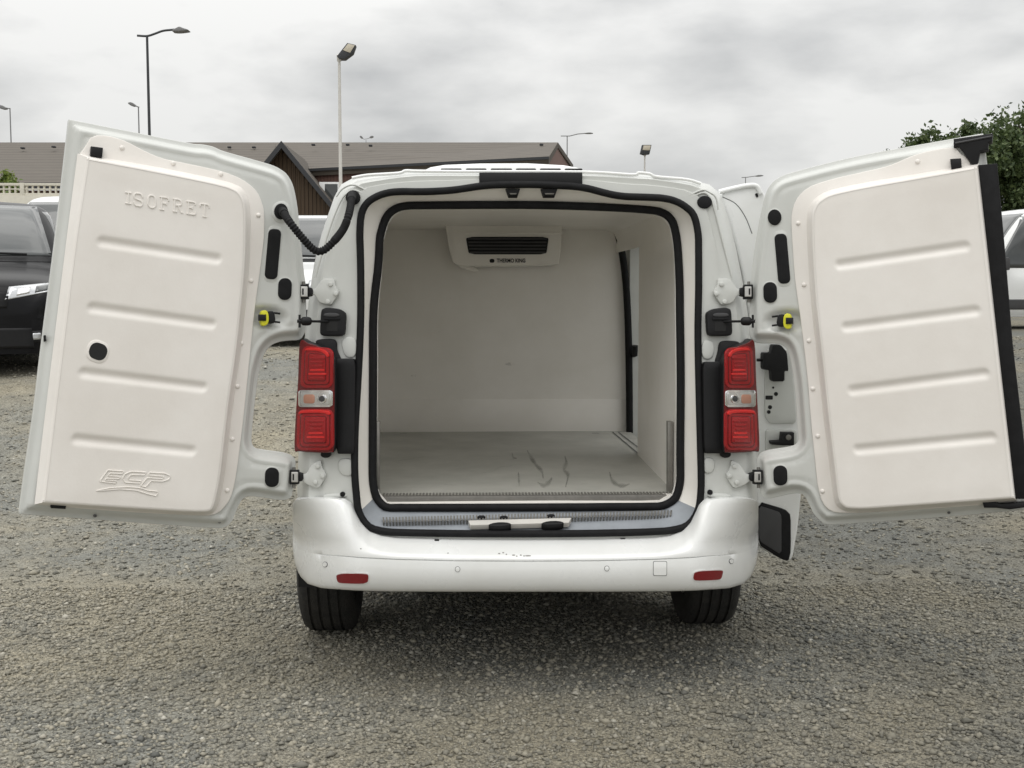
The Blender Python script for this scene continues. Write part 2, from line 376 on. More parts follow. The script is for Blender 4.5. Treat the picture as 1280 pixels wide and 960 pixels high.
def gravel_mat(name, island):
    m = bpy.data.materials.new(name); m.use_nodes = True; t = m.node_tree; b = t.nodes['Principled BSDF']; b.inputs['Roughness'].default_value = 0.92; b.inputs['Specular IOR Level'].default_value = 0.25
    co = t.nodes.new('ShaderNodeTexCoord').outputs['Object']
    def noise(s, d=4, r=0.6):
        n_ = t.nodes.new('ShaderNodeTexNoise'); n_.inputs['Scale'].default_value = s; n_.inputs['Detail'].default_value = d; n_.inputs['Roughness'].default_value = r
        t.links.new(co, n_.inputs['Vector']); return n_.outputs['Fac']
    def mr(v, a, b_, c=0, d=1):
        n_ = t.nodes.new('ShaderNodeMapRange'); n_.inputs['From Min'].default_value = a; n_.inputs['From Max'].default_value = b_; n_.inputs['To Min'].default_value = c; n_.inputs['To Max'].default_value = d
        t.links.new(v, n_.inputs['Value']); return n_.outputs[0]
    def mixc(f_, a, b_, bt='MIX'):
        n_ = t.nodes.new('ShaderNodeMix'); n_.data_type = 'RGBA'; n_.blend_type = bt
        for s_, v in (('Factor', f_), ('A', a), ('B', b_)):
            if isinstance(v, tuple): n_.inputs[s_].default_value = (*v, 1)
            elif isinstance(v, (int, float)): n_.inputs[s_].default_value = v
            else: t.links.new(v, n_.inputs[s_])
        return n_.outputs['Result']
    patch = mr(noise(0.55, 6, 0.66), 0.40, 0.60)
    if island:
        rnd = t.nodes.new('ShaderNodeNewGeometry').outputs['Random Per Island']
        rp = t.nodes.new('ShaderNodeValToRGB'); t.links.new(rnd, rp.inputs[0]); cr = rp.color_ramp
        cr.elements[0].position = 0; cr.elements[0].color = (0.10, 0.103, 0.098, 1); cr.elements[1].position = 1; cr.elements[1].color = (0.50, 0.485, 0.435, 1)
        for p_, c_ in ((0.30, (0.19, 0.188, 0.172)), (0.62, (0.27, 0.257, 0.218)), (0.86, (0.35, 0.325, 0.265)), (0.975, (0.385, 0.365, 0.32))):
            e = cr.elements.new(p_); e.color = (*c_, 1)
        c = mixc(mr(patch, 0, 1, 0, 0.42), rp.outputs[0], (0.31, 0.28, 0.215))
    else:
        vo = t.nodes.new('ShaderNodeTexVoronoi'); vo.inputs['Scale'].default_value = 130; t.links.new(co, vo.inputs['Vector'])
        vo2 = t.nodes.new('ShaderNodeTexVoronoi'); vo2.inputs['Scale'].default_value = 55; t.links.new(co, vo2.inputs['Vector'])
        bw = t.nodes.new('ShaderNodeRGBToBW'); t.links.new(vo.outputs['Color'], bw.inputs[0])
        base = mixc(patch, (0.215, 0.215, 0.196), (0.305, 0.277, 0.215))
        c = mixc(1.0, base, mr(bw.outputs[0], 0.1, 0.9, 0.55, 1.35), 'MULTIPLY')
        c = mixc(1.0, c, mr(noise(7, 5), 0.3, 0.7, 0.8, 1.15), 'MULTIPLY')
        h = t.nodes.new('ShaderNodeMath'); h.operation = 'ADD'; t.links.new(vo.outputs['Distance'], h.inputs[0]); t.links.new(vo2.outputs['Distance'], h.inputs[1])
        bp = t.nodes.new('ShaderNodeBump'); bp.inputs['Strength'].default_value = 0.8; bp.inputs['Distance'].default_value = 0.008; bp.invert = True
        t.links.new(h.outputs[0], bp.inputs['Height']); t.links.new(bp.outputs[0], b.inputs['Normal'])
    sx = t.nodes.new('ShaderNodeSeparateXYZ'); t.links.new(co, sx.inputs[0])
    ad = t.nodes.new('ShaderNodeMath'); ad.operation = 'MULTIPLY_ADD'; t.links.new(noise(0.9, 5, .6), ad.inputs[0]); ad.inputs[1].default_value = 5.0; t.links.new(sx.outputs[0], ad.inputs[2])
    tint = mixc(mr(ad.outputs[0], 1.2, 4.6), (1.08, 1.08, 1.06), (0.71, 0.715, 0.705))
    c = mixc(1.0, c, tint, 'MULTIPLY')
    t.links.new(c, b.inputs['Base Color']); return m
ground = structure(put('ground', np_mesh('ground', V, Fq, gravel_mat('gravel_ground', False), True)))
def stones(n, x0, x1, y0, y1, s0, s1):
    x = rng.uniform(x0, x1, n); y = rng.uniform(y0, y1, n); s = s0 * (s1 / s0) ** (rng.random(n) ** 3.0)
    base = np.array([(1, 0, 0), (0, 1, 0), (-1, 0, 0), (0, -1, 0), (0, 0, 0.62), (0.1, 0.1, -0.5)], float)
    Vv = np.repeat(base[None], n, 0) * s[:, None, None]
    Vv *= rng.uniform(0.55, 1.25, (n, 6, 1)); Vv[:, :, 0] *= rng.uniform(0.7, 1.5, (n, 1)); Vv[:, :4, 2] += rng.uniform(-0.25, 0.25, (n, 4)) * s[:, None]
    a = rng.uniform(0, 2 * math.pi, n); ca, sa = np.cos(a)[:, None], np.sin(a)[:, None]
    X = Vv[:, :, 0] * ca - Vv[:, :, 1] * sa; Y = Vv[:, :, 0] * sa + Vv[:, :, 1] * ca
    Vv[:, :, 0] = X + x[:, None]; Vv[:, :, 1] = Y + y[:, None]; Vv[:, :, 2] += (zground(x, y) + s * rng.uniform(0.0, 0.3, n))[:, None]
    fc = np.array([(0, 1, 4), (1, 2, 4), (2, 3, 4), (3, 0, 4), (1, 0, 5), (2, 1, 5), (3, 2, 5), (0, 3, 5)])
    Fc = (fc[None] + (np.arange(n) * 6)[:, None, None]).reshape(-1, 3); return Vv.reshape(-1, 3), Fc
sv, sf = [], []; o_ = 0
for args in ((120000, -2.6, 2.6, -1.6, 1.6, 0.0036, 0.017), (42000, -4.5, 4.5, 1.2, 6.5, 0.005, 0.02), (20000, -9, 9, 6, 16, 0.009, 0.03), (1700, -2.6, 2.6, -1.6, 3, 0.011, 0.026)):
    a, b = stones(*args); sv.append(a); sf.append(b + o_); o_ += len(a)
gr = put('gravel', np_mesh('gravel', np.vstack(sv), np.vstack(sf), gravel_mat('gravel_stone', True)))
gr['kind'] = 'stuff'; gr['label'] = 'loose grey and sandy gravel chips covering the yard'; gr['category'] = 'gravel'

# ------------------------------------------------------------------ the refrigerated van
van = thing('refrigerated_van', 'white refrigerated van with both rear doors flung open on its empty cargo box', 'van', (0, 2.3, 0))

# loops of the rear frame, traced on the leaning rear face
def loop3(l, t, r, b, off): return np.array([REAR.px(x, y, -off) for x, y in four(l, t, r, b)])
OUT = ([(372.5, 634), (371.5, 613), (372, 600), (375, 520), (378, 460), (382, 410), (389, 352), (398, 307), (409, 272), (418, 246)],
       [(418, 246), (426, 231), (439, 223), (460, 219.5), (500, 216), (524, 214.5), (599, 214), (728, 214.5), (792, 217.5), (813, 218), (858, 224), (880, 229), (892, 233), (900, 242)],
       [(900, 242), (910, 270), (918, 301), (926, 340), (933, 380), (939, 430), (944, 500), (946, 560), (947, 600), (946, 634)],
       [(946, 634), (905, 640), (880, 655), (850, 685), (800, 688), (520, 688), (468, 685), (440, 655), (412, 640), (372.5, 634)])
FACE = ([(386, 633), (386, 613), (386, 600), (389, 520), (392, 460), (396, 410), (402, 352), (411, 307), (421, 274), (429, 252)],
        [(429, 252), (436, 239), (448, 231), (466, 227), (500, 222), (524, 220), (599, 220), (728, 220), (792, 223), (813, 224), (855, 230), (872, 234), (881, 239), (888, 250)],
        [(888, 250), (897, 277), (905, 306), (913, 343), (920, 385), (925, 430), (929, 500), (931, 560), (932, 600), (932, 633)],
        [(932, 633), (905, 638), (880, 650), (850, 680), (800, 684), (520, 684), (468, 680), (440, 650), (412, 638), (386, 633)])
OPEN = ([(449, 640), (444, 600), (444, 540), (448, 470), (451, 401), (451, 331), (450, 292), (452, 268)],
        [(452, 268), (461, 252), (479, 243), (498, 240), (531, 240), (566, 238), (597, 233.5), (620, 231.5), (660, 231), (694, 232), (727, 234.5), (750, 240), (776, 245.5), (811, 247), (834, 249), (853, 256), (867, 270)],
        [(867, 270), (872, 288), (873, 354), (872, 413), (873, 473), (875, 554), (876, 610), (872, 638)],
        [(872, 638), (861, 655), (835, 663), (760, 666), (660, 667), (560, 666.5), (480, 664), (459, 656), (449, 640)])
SEAL2 = ([(470, 620), (466, 600), (466, 540), (466.5, 470), (467, 389), (473, 332), (475, 297), (481, 276)],
         [(481, 276), (491, 263), (505, 258), (524, 257), (600, 256.5), (680, 256.8), (764, 259.6), (811, 262.7), (830, 267), (841, 279)],
         [(841, 279), (846, 302), (849, 350), (849.5, 392), (850.5, 473), (850, 554), (849.6, 606), (844, 622)],
         [(844, 622), (828, 632), (760, 633.5), (691, 634), (560, 634.5), (487, 634), (475, 629), (470, 620)])
def shrink(L4, k):
    c = np.array([658, 445]); return tuple([tuple(np.asarray(p, float) + k * (c - np.asarray(p)) / np.linalg.norm(c - np.asarray(p))) for p in L] for L in L4)
l_out = loop3(*OUT, 0.15); l_mid = loop3(*[[(a * 0.5 + c * 0.5, b * 0.5 + d * 0.5) for (a, b), (c, d) in zip(A, B)] for A, B in zip(OUT, FACE)], 0.035)
l_face = loop3(*FACE, 0.006); l_open = loop3(*OPEN, 0.0); l_j1 = loop3(*shrink(OPEN, 5), 0.02)
l_s2 = loop3(*SEAL2, 0.085); l_j2 = loop3(*shrink(SEAL2, -5), 0.078)
# extra rings between face and opening keep the pressing lively
l_rib1 = l_face * 0.72 + l_open * 0.28 + REAR.n * -0.004; l_rib2 = l_face * 0.66 + l_open * 0.34 + REAR.n * 0.003
V, F_ = loft([l_out, l_mid, l_face, l_rib1, l_rib2, l_open])
put('rear_frame', mesh('rear_frame', V, F_, M['inner'], angle=50), van)
# jamb between the two seals; its lower part is the grey sill
V, F_ = loft([l_open + REAR.n * -0.004, l_j1, l_j2, l_s2 + REAR.n * -0.01])
zmid = [np.mean([V[k][2] for k in q]) for q in F_]; mi = [1 if z < 0.675 else 0 for z in zmid]
put('door_jamb', mesh('door_jamb', V, F_, [M['lining'], M['sill']], angle=40, mi=mi), van)
tube('outer_seal', catmull(l_open + REAR.n * 0.006, 3, True), 0.0135, M['rubber'], van, closed=True)
tube('inner_seal', catmull(l_s2 + REAR.n * 0.006, 3, True), 0.0155, M['rubber'], van, closed=True)

# outer shell lofted forwards
ns = (16, 28, 16, 20); n_side = sum(ns[:3])
sec = l_out[:n_side + 1].copy(); _a, _b = sec[0].copy(), sec[-1].copy(); _a[1:] = (.34, .52); _b[1:] = (.34, .52); _a[0] *= .96; _b[0] *= .96; sec = np.vstack([[_a], sec, [_b]])
def station(Y, sx, k, zb, dz=0.0):
    q = sec.copy(); q[:, 0] = (q[:, 0] - 0.01) * sx + 0.01; z = q[:, 2].copy()
    z = np.where(z > 0.95, 0.95 + (z - 0.95) * k, z) + dz; z[0] = z[-1] = zb
    q[:, 2] = np.maximum(z, zb); q[:, 1] = Y; return q
def zb_at(Y):
    z = 0.23 if Y > .6 else 0.50
    for c in (0.93, 3.72):
        d = 0.40 ** 2 - (Y - c) ** 2
        if d > 0: z = max(z, 0.33 + math.sqrt(d))
    return z
stn = [(0.34, 1.015, 1.0), (0.39, 1.025, 1.0), (0.42, 1.03, 1), (0.46, 1.03, 1), (0.52, 1.035, 1), (0.6, 1.035, 1), (0.7, 1.04, 1), (0.8, 1.04, 1), (0.93, 1.04, 1), (1.0, 1.04, 1), (1.08, 1.04, 1), (1.16, 1.04, 1), (1.24, 1.04, 1), (1.29, 1.04, 1),
       (1.31, 1.04, 1), (2.12, 1.04, 1.01), (2.5, 1.04, 1.01), (2.9, 1.03, 0.98), (3.3, 1.03, 0.84), (3.34, 1.03, 0.82), (3.4, 1.03, 0.78), (3.5, 1.03, 0.7), (3.6, 1.02, 0.6), (3.72, 1.02, 0.5), (3.84, 1.01, 0.38), (3.94, 1.0, 0.27), (4.03, 1.0, 0.2), (4.1, 1.0, 0.16), (4.12, 1, 0.15), (4.4, 0.95, 0.08), (4.58, 0.86, 0.0), (4.66, 0.74, -0.12)]
loops = [sec] + [station(Y, sx, k, zb_at(Y)) for Y, sx, k in stn]
V, F_ = loft(loops, closed=False)
keep = []
for q in F_:
    c = np.mean([V[k] for k in q], 0)
    if c[0] > 0.6 and 1.31 < c[1] < 2.12 and 0.45 < c[2] < 1.74: continue
    keep.append(q)
n_ = len(sec); keep.append(tuple(range((len(loops) - 1) * n_, len(loops) * n_)))
put('body_shell', mesh('body_shell', V, keep, M['paint'], angle=40), van)
box('underbody', (-.66, 1.0, .17), (.68, 4.4, .44), M['dark'], van, bev=.03); box('rear_crossmember', (-.66, .16, .36), (.68, .93, .44), M['dark'], van, bev=.02)
for s in (-1, 1):
    for yc in (.93, 3.72):
        arc = [(yc + .42 * math.cos(a), .33 + .42 * math.sin(a)) for a in np.linspace(-.15, math.pi + .15, 20)]
        V, F_ = loft([np.array([(s * x, y, min(z, .69)) for y, z in arc]) for x in (.60, .90)], closed=False); F_.append(tuple(range(20)))
        put('wheel_housing', mesh('wheel_housing', V, F_, M['dark'], smooth=False), van)
for s, nm in ((-1, 'L'), (1, 'R')):      # cab side glass
    V = [(s * 0.945, 2.62, 1.18), (s * 0.93, 3.55, 1.14), (s * 0.90, 3.35, 1.30), (s * 0.855, 2.75, 1.60), (s * 0.855, 2.64, 1.62)]
    put('side_window', mesh('side_window', [np.array(v) + (s * 0.018, 0, 0) for v in V] + [np.array(v) - (s * 0.03, 0, 0) for v in V], [(0, 1, 2, 3, 4), (9, 8, 7, 6, 5)] + [(i, (i + 1) % 5, 5 + (i + 1) % 5, 5 + i) for i in range(5)], M['glass']), van)
V = [(0.65, 2.125, 0.6), (0.95, 2.125, 0.6), (0.89, 2.125, 1.72), (0.65, 2.125, 1.72)]
put('door_post', mesh('door_post', V, [(0, 1, 2, 3)], M['inner'], smooth=False), van)
V = [(0.60, 1.312, 0.6), (0.95, 1.312, 0.6), (0.89, 1.312, 1.72), (0.60, 1.312, 1.72)]
put('door_post', mesh('door_post', V, [(3, 2, 1, 0)], M['inner'], smooth=False), van)
tube('post_latch', [(0.675, 2.12, 1.12), (0.675, 2.09, 1.12), (0.675, 2.08, 1.17)], 0.016, M['plastic'], van)

# roof unit with vent slots
pf = vplane(0.62)
pod = plate('roof_unit', pf, [(527, 226), (529, 213), (538, 208.5), (556, 205.5), (600, 203.8), (660, 203.6), (705, 206), (722, 209), (732, 214), (738, 226)], -0.75, 0.0, M['paint'], van, bev=0.018, back=True, seg=3)
for x0, x1 in ((551, 577), (582.5, 608), (613.5, 640), (645, 670), (675, 701), (706, 728)):
    plate('vent_slot', pf, rrect(x0, 210.6, x1, 213.8, 1.4), -0.004, 0.002, M['plastic'], pod, bev=0)
plate('brake_light_bar', REAR, rrect(599, 215.5, 728, 231.5, 1.0), -0.01, 0.006, M['plastic'], van, bev=0.002)
# roof lip
lip = [(440, 222.5), (460, 219.0), (498, 216.5), (507, 213.6), (524, 214), (599, 214.5), (728, 215), (790, 218.4), (798, 216.2), (812, 217.4), (821, 221), (858, 224.5), (876, 229.5)]
tube('roof_lip', [REAR.px(x, y, -0.022) for x, y in catmull(lip, 5)], 0.006, M['paint'], van, n=8)
# sealed seams of the upper corners
for pts in ([(394, 347), (403, 315), (414, 280), (424, 255), (432, 243), (443, 238), (455, 243), (466, 250)],
            [(420, 246), (428, 236), (440, 231), (452, 235), (470, 246)],
            [(851, 249), (864, 243), (878, 237.5), (887, 240.5), (895, 247), (898, 262)],
            [(856, 251), (868, 245), (879, 241), (886, 245), (892, 258), (905, 308), (915, 346)]):
    tube('seam_bead', [REAR.px(x, y, -0.004) for x, y in catmull(pts, 5)], 0.0038, M['inner'], van, n=8)
# pressed pads and steps on the pillars
for pts in ([(425, 421), (446, 420), (446, 447), (430, 447)], [(877, 425), (894, 425), (892, 449), (877, 449)], [(421, 573), (443, 573), (442, 596), (424, 594)], [(879, 572), (894, 572), (893, 591), (879, 592)],
            [(402, 618), (430, 616), (436, 622), (404, 624)], [(885, 616), (914, 617), (912, 624), (884, 622)]):
    plate('pillar_pad', REAR, chaikin(pts, 2), -0.012, 0.008, M['inner'], van, bev=0.006)
for x, y, r in ((881, 252.5, 9.3),): plate('grommet', REAR, ell(x, y, r, 8), -0.004, 0.006, M['rubber'], van, bev=0.003)
for x, y, r in ((428, 618, 3.2), (441, 657, 3.4), (888, 615.5, 3.2), (876.5, 654.5, 3.4)): plate('bolt_plug', REAR, ell(x, y, r, r), -0.02, 0.03 if y > 640 else 0.012, M['rubber'], van, bev=0.002)
for x0, x1 in ((632, 650), (676, 697)):
    hk = plate('latch_catch', REAR, [(x0, 236), (x1, 236), (x1 - 3, 244), (x0 + 4, 244)], -0.06, 0.004, M['plastic'], van, bev=0.002)
    plate('catch_lip', REAR, [(x0 + 5, 241.3), (x1 - 4, 241.3), (x1 - 5, 243), (x0 + 6, 243)], 0.003, 0.008, M['alu'], hk, bev=0.001)

# ---- cargo box
ZF = at(660, 622, 0.14)[2]; YB = 2.16; ZC = at(660, 287, YB)[2]; XL, XR = -0.705, 0.578
def boxsec(Y, z0=ZF, z1=ZC, r=0.06):
    L = [(XL, Y, z0), (XL, Y, z1 - r)]; T = [(XL + r * (1 - math.cos(a)), Y, z1 - r + r * math.sin(a)) for a in np.linspace(0, math.pi / 2, 8)] + [(XR - r + r * math.sin(a), Y, z1 - r + r * math.cos(a)) for a in np.linspace(0, math.pi / 2, 8)]
    R_ = [(XR, Y, z1 - r), (XR, Y, z0)]; B = [(XR, Y, z0), (XL, Y, z0)]
    res = []
    for P, n in zip((L, T, R_, B), ns): res.append(resample(P, n + 1)[:-1])
    return np.vstack(res)
l_in = loop3(*shrink(SEAL2, 6), 0.10)
b0 = boxsec(0.22); b1 = boxsec(1.25); b3 = boxsec(YB)
nn_ = len(b0)
V, F_ = loft([l_s2 + REAR.n * -0.012, l_in]); put('box_frame', mesh('box_frame', V, F_, M['lining'], angle=50), van)
V, F_ = loft([l_in, b0, b1, b3]); keep = []
for q in F_:
    P = np.array([V[k] for k in q]); c = P.mean(0)
    if c[0] > XR - 0.01 and 1.26 < c[1] < 2.15 and c[2] < ZC - 0.14: continue
    if c[2] < ZF + 0.004 and c[1] > 0.3: continue
    keep.append(q)
put('box_wall', mesh('box_wall', V, keep, M['lining'], angle=40), van)
put('bulkhead', mesh('bulkhead', [(XL - .02, YB - .004, ZF - .02), (0.66, YB - .004, ZF - .02), (0.66, YB - .004, ZC), (XL - .02, YB - .004, ZC), (XL - .02, YB + .04, ZF - .02), (0.66, YB + .04, ZF - .02), (0.66, YB + .04, ZC), (XL - .02, YB + .04, ZC)], [(0, 1, 2, 3), (7, 6, 5, 4), (0, 4, 5, 1), (1, 5, 6, 2), (2, 6, 7, 3), (3, 7, 4, 0)], M['lining'], smooth=False), van)
put('box_floor', mesh('box_floor', [(XL, 0.17, ZF + .002), (XR + .001, 0.17, ZF + .002), (XR + .001, 1.25, ZF + .002), (0.66, 1.25, ZF + .002), (0.66, YB - .004, ZF + .002), (XL, YB - .004, ZF + .002)], [(0, 1, 2, 3, 4, 5)], M['floor'], smooth=False), van)
HF = Frame((0, 0, ZF + .0035), (1, 0, 0), (0, 1, 0), (0, 0, 1))
def floor_uv(pts): return [HF.uv(x, y) for x, y in pts]
def fl_strip(name, pts, w, m, parent):
    V, F_ = ribbon(HF, pts, w, 0.0, 0.0012); return put(name, mesh(name, V, F_, m), parent)
for pts, w in (([(659, 563), (663, 570), (669, 580), (677, 589), (679, 598)], .012), ([(672, 603), (680, 607), (686, 603), (690, 597)], .014), ([(706, 570), (708, 578), (705, 587), (710, 594), (707, 609)], .012),
               ([(762, 590), (765, 600), (772, 606), (780, 607), (787, 605)], .012), ([(640, 566), (642, 572), (646, 573)], .007), ([(648, 590), (649, 608)], .007)):
    C_ = catmull(pts, 5); T_ = np.gradient(C_, axis=0); T_ /= np.linalg.norm(T_, axis=1)[:, None] + 1e-9; N_ = np.stack([-T_[:, 1], T_[:, 0]], 1); t_ = np.linspace(0, 1, len(C_))
    for k_, kw in ((0.55, 1), (1.0, 2)):      # a soft halo and a darker core, both worn thin at the ends
        wd_ = w * 400 * k_ * np.sin(np.pi * np.clip(t_, .04, .96)) ** .6 * (0.7 + .5 * np.abs(np.sin(9 * t_ + w * 400))) * .55
        P_ = np.array([HF.uv(x, y) for x, y in np.vstack([C_ + N_ * wd_[:, None], (C_ - N_ * wd_[:, None])[::-1]])])
        T2, f2 = fill(P_); put('scuff_mark', mesh('scuff_mark', [HF.w(u, v, .0002 * kw) for u, v in T2], f2, M['stain'], smooth=False), van)
for dx in (0, 7): fl_strip('threshold_line', [(766 + dx, 540), (797 + dx * .1, 566 - dx)], 0.006, M['seam'], van)
for x in (500, 740): fl_strip('drain_mark', [(x, 541.5), (x + 9, 541.5)], 0.012, M['seam'], van)
# metal edge strips of the floor
V = []; Fc = []
for k in range(3):
    y0, z0 = ((0.150, ZF - .004), (0.158, ZF + .006), (0.166, ZF - .004))[k]
box('floor_edge', (XL + .05, 0.146, ZF - 0.02), (XR + 0.005, 0.172, ZF + 0.006), M['alu'], van, bev=0.003)
parts = []
def bar(lo, hi):
    x0, y0, z0 = lo; x1, y1, z1 = hi
    return ([(x0, y0, z0), (x1, y0, z0), (x1, y1, z0), (x0, y1, z0), (x0, y0, z1), (x1, y0, z1), (x1, y1, z1), (x0, y1, z1)], [(3, 2, 1, 0), (4, 5, 6, 7), (0, 1, 5, 4), (1, 2, 6, 5), (2, 3, 7, 6), (3, 0, 4, 7)])
for x in np.arange(-0.53, XR - 0.01, 0.0125): parts.append(bar((x, 0.176, ZF), (x + 0.0065, 0.222, ZF + 0.006)))
V, F_ = join(parts); o = put('floor_tread_ribs', mesh('floor_tread_ribs', V, F_, M['alu'], smooth=False, weld=False), van); o['kind'] = 'stuff'
# corner guards
for xs in ((466.5, 474.5), (834.5, 841)):
    plate('corner_guard', vplane(0.235 if xs[0] > 600 else 0.13), [(xs[0], 527), (xs[1], 527), (xs[1], 622), (xs[0], 622)], -0.03, 0.0, M['alu'], van, bev=0.002)
# ribs and striker on the grey sill
SP = [at(660, 641, 0.085), at(660, 657, 0.025)]; sd = SP[1] - SP[0]; sd /= np.linalg.norm(sd); sn = np.cross((1, 0, 0), -sd); sn = sn if sn[2] > 0 else -sn
SILL = Frame(SP[0], (1, 0, 0), -sd, sn)
parts = []
for px_ in np.arange(480, 842, 4.0):
    a = SILL.uv(px_, 642, .006); b = SILL.uv(px_ - (px_ - 658) * .004, 648.5, .006); w_ = 0.0028
    v = [SILL.w(a[0] - w_, a[1], h) for h in (-.012, .006)] + [SILL.w(a[0] + w_, a[1], h) for h in (-.012, .006)] + [SILL.w(b[0] - w_, b[1], h) for h in (-.012, .006)] + [SILL.w(b[0] + w_, b[1], h) for h in (-.012, .006)]
    parts.append((v, [(0, 2, 3, 1), (4, 5, 7, 6), (1, 3, 7, 5), (0, 1, 5, 4), (2, 6, 7, 3)]))
V, F_ = join(parts); o = put('sill_tread_ribs', mesh('sill_tread_ribs', V, F_, M['alu'], smooth=False, weld=False), van); o['kind'] = 'stuff'
st = plate('striker_plate', SILL, [(586, 648.5), (715, 648.5), (712, 654.5), (589, 654.5)], -0.01, 0.012, M['polew'], van, bev=0.002)
for x0 in (611, 677):
    plate('striker_hook', SILL, chaikin([(x0, 654), (x0 + 9, 651.5), (x0 + 22, 651.5), (x0 + 30, 654), (x0 + 25, 656.2), (x0 + 4, 656.2)], 1), -0.01, 0.018, M['plastic'], st, bev=0.003)
for x, y in ((602, 644), (630, 645), (689, 644.5)): plate('drain_plug', SILL, ell(x, y, 5, 1.6, 12), 0.0, 0.009, M['rubber'], van, bev=0.002)

# evaporator on the box ceiling
EF = vplane(1.80)
ev = plate('evaporator', EF, chaikin([(556.5, 280), (703, 280), (701, 312), (698, 331), (575, 333), (566, 328), (561, 310)], 1, 0.06), -0.34, 0.0, M['lining'], van, bev=0.006, seg=3)
plate('grille_recess', EF, chaikin([(582, 296), (686, 296), (683, 318), (586, 318)], 2, 0.08), -0.002, 0.003, M['plastic'], ev, bev=0.001)
for k in range(5):
    y = 298.5 + k * 4.2; a, b = EF.px(585 + k * .4, y, .006), EF.px(683.5 - k * .4, y, .006)
    box('grille_slat', (a[0], a[1] - .008, a[2] - .0035), (b[0], b[1] + .004, a[2] + .0035), M['greyp'], ev, bev=0.002)
plate('evaporator_lid', EF, [(582, 290), (703, 290), (703, 293), (582, 293)], 0.0, 0.004, M['lining'], ev, bev=0.001)
plate('drain_spout', vplane(1.9), [(572, 333), (592, 333), (598, 338), (594, 341)], -.05, 0, M['lining'], ev, bev=.004)
cu = bpy.data.curves.new('brand', 'FONT'); cu.body = 'THERMO KING'; cu.size = 0.027; cu.align_x = 'CENTER'; cu.extrude = 0.0006; cu.offset = 0.0006
to = bpy.data.objects.new('brand', cu); COL.objects.link(to); dg = bpy.context.evaluated_depsgraph_get()
tm = bpy.data.meshes.new_from_object(to.evaluated_get(dg)); bpy.data.objects.remove(to); tm.materials.clear(); tm.materials.append(M['plastic'])
c0 = EF.px(639, 328, 0.002)
tbk = plate('brand_label', EF, rrect(610, 322.4, 657, 329.2, .8), -0.001, 0.0012, M['liner'], ev, bev=0)
put('brand_text', tm, ev, Matrix.Translation(Vector(c0) + Vector((0, -0.0016, 0))) @ Matrix.Rotation(math.pi / 2, 4, 'X') @ Matrix.Scale(0.80, 4, (1, 0, 0)))
plate('brand_emblem', EF, chaikin([(612, 323.6), (618, 323.6), (618, 328), (615, 328.6), (612, 328)], 1), 0.001, 0.003, M['plastic'], ev, bev=0)

plate('kick_panel', vplane(YB - .004), [(440, 499), (786, 499), (786, 541), (440, 541)], -.002, .005, M['lining'], van, bev=.002)
for x, y, w_, h_ in ((547, 414, 3, 1.6), (725, 410, 1.2, 1.2), (560, 372, 4, 2), (640, 455, 9, 2), (700, 380, 2, 5), (614, 533, 1, 2), (520, 470, 7, 2)):
    plate('wall_mark', vplane(YB - .004), ell(x, y, w_, h_, 12), .0, .0006, M['grime'], van, bev=0)
# side door seal along the bulkhead
pts = [(771.5, 291), (773, 295), (777, 312), (781.5, 345), (784, 380), (785.5, 420), (786.5, 470), (787, 541)]
tube('side_door_seal', [at(x, y, 2.12) for x, y in catmull(pts, 5)], 0.019, M['rubber'], van)

# ---- bumper
cA = [0, .3, .55, .62, .67, .71, .735, .75, .78, .85, .877, .935, .97, .99, 1.0]
yT = [674, 673.5, 671.5, 668.5, 663, 652, 640, 631, 625, 623, 623, 623, 624, 626, 629]
yE = [697, 696.5, 694.5, 692.5, 690, 688, 686, 685, 683.5, 681.5, 681, 679, 677, 673, 668]
yG = [701.5, 701, 699.3, 698.3, 697.6, 697, 696.4, 696, 695.2, 694, 693.4, 691, 687, 682, 675]
yB = [740, 740, 739.7, 739.4, 739, 738.6, 738.3, 738, 737.4, 735.8, 735, 730, 720, 706, 690]
cols = np.concatenate([np.linspace(-1, -.985, 4)[:-1], np.linspace(-.985, -.6, 40)[:-1], np.linspace(-.6, .6, 49), np.linspace(.6, .985, 40)[1:], np.linspace(.985, 1, 4)[1:]])
def bump_pt(c, k):
    a = abs(c); x = 657 + 291 * c; f_ = lambda A: float(np.interp(a, cA, A)); t, e, g, b = f_(yT), f_(yE), f_(yG), f_(yB)
    post = smst(.66, .80, a); wrap = .40 * max(0.0, (a - .70) / .30) ** 2.3
    rows = [(t, .018 - .040 * post), (t + (e - t) * .12, -.008 - .032 * post), (t + (e - t) * .35, -.034 - .022 * post), (t + (e - t) * .6, -.060 - .022 * post), (t + (e - t) * .85, -.080 - .008 * post), (e, -.091), ((e + g) / 2, -.0945),
            (g - .6, -.095), (g, -.089), (g + .9, -.0965), (g + (b - g) * .25, -.1015), (g + (b - g) * .5, -.102), (g + (b - g) * .75, -.096), (g + (b - g) * .9, -.086), (b - .8, -.076), (b, -.058)]
    y, Y = rows[k]
    if k in (8,): Y = -.0955 + (Y + .0955) * float(1 - smst(.86, .92, a))
    return at(x, y, Y + wrap * (.12, .22, .42, .66, .88, 1)[min(k, 5)])
loops = []
ext = lambda l: np.vstack([[l[0] + (0.012, .13, 0)], [l[0] + (0, .06, 0)], l, [l[-1] + (0, .06, 0)], [l[-1] + (-0.012, .13, 0)]])
for k in range(16): loops.append(ext(np.array([bump_pt(c, k) for c in cols])))
loops.insert(0, loops[0] + (0, .035, 0))
loops.append(loops[-1] + (0, .05, .012)); loops.append(loops[-1] + (0, .10, .03))
V, F_ = loft(loops, closed=False)
bumper = put('rear_bumper', mesh('rear_bumper', V, F_, M['paint'], angle=45), van)
bmb = bmesh.new(); bmb.from_mesh(bumper.data); bvh = BVHTree.FromBMesh(bmb); bmb.free()
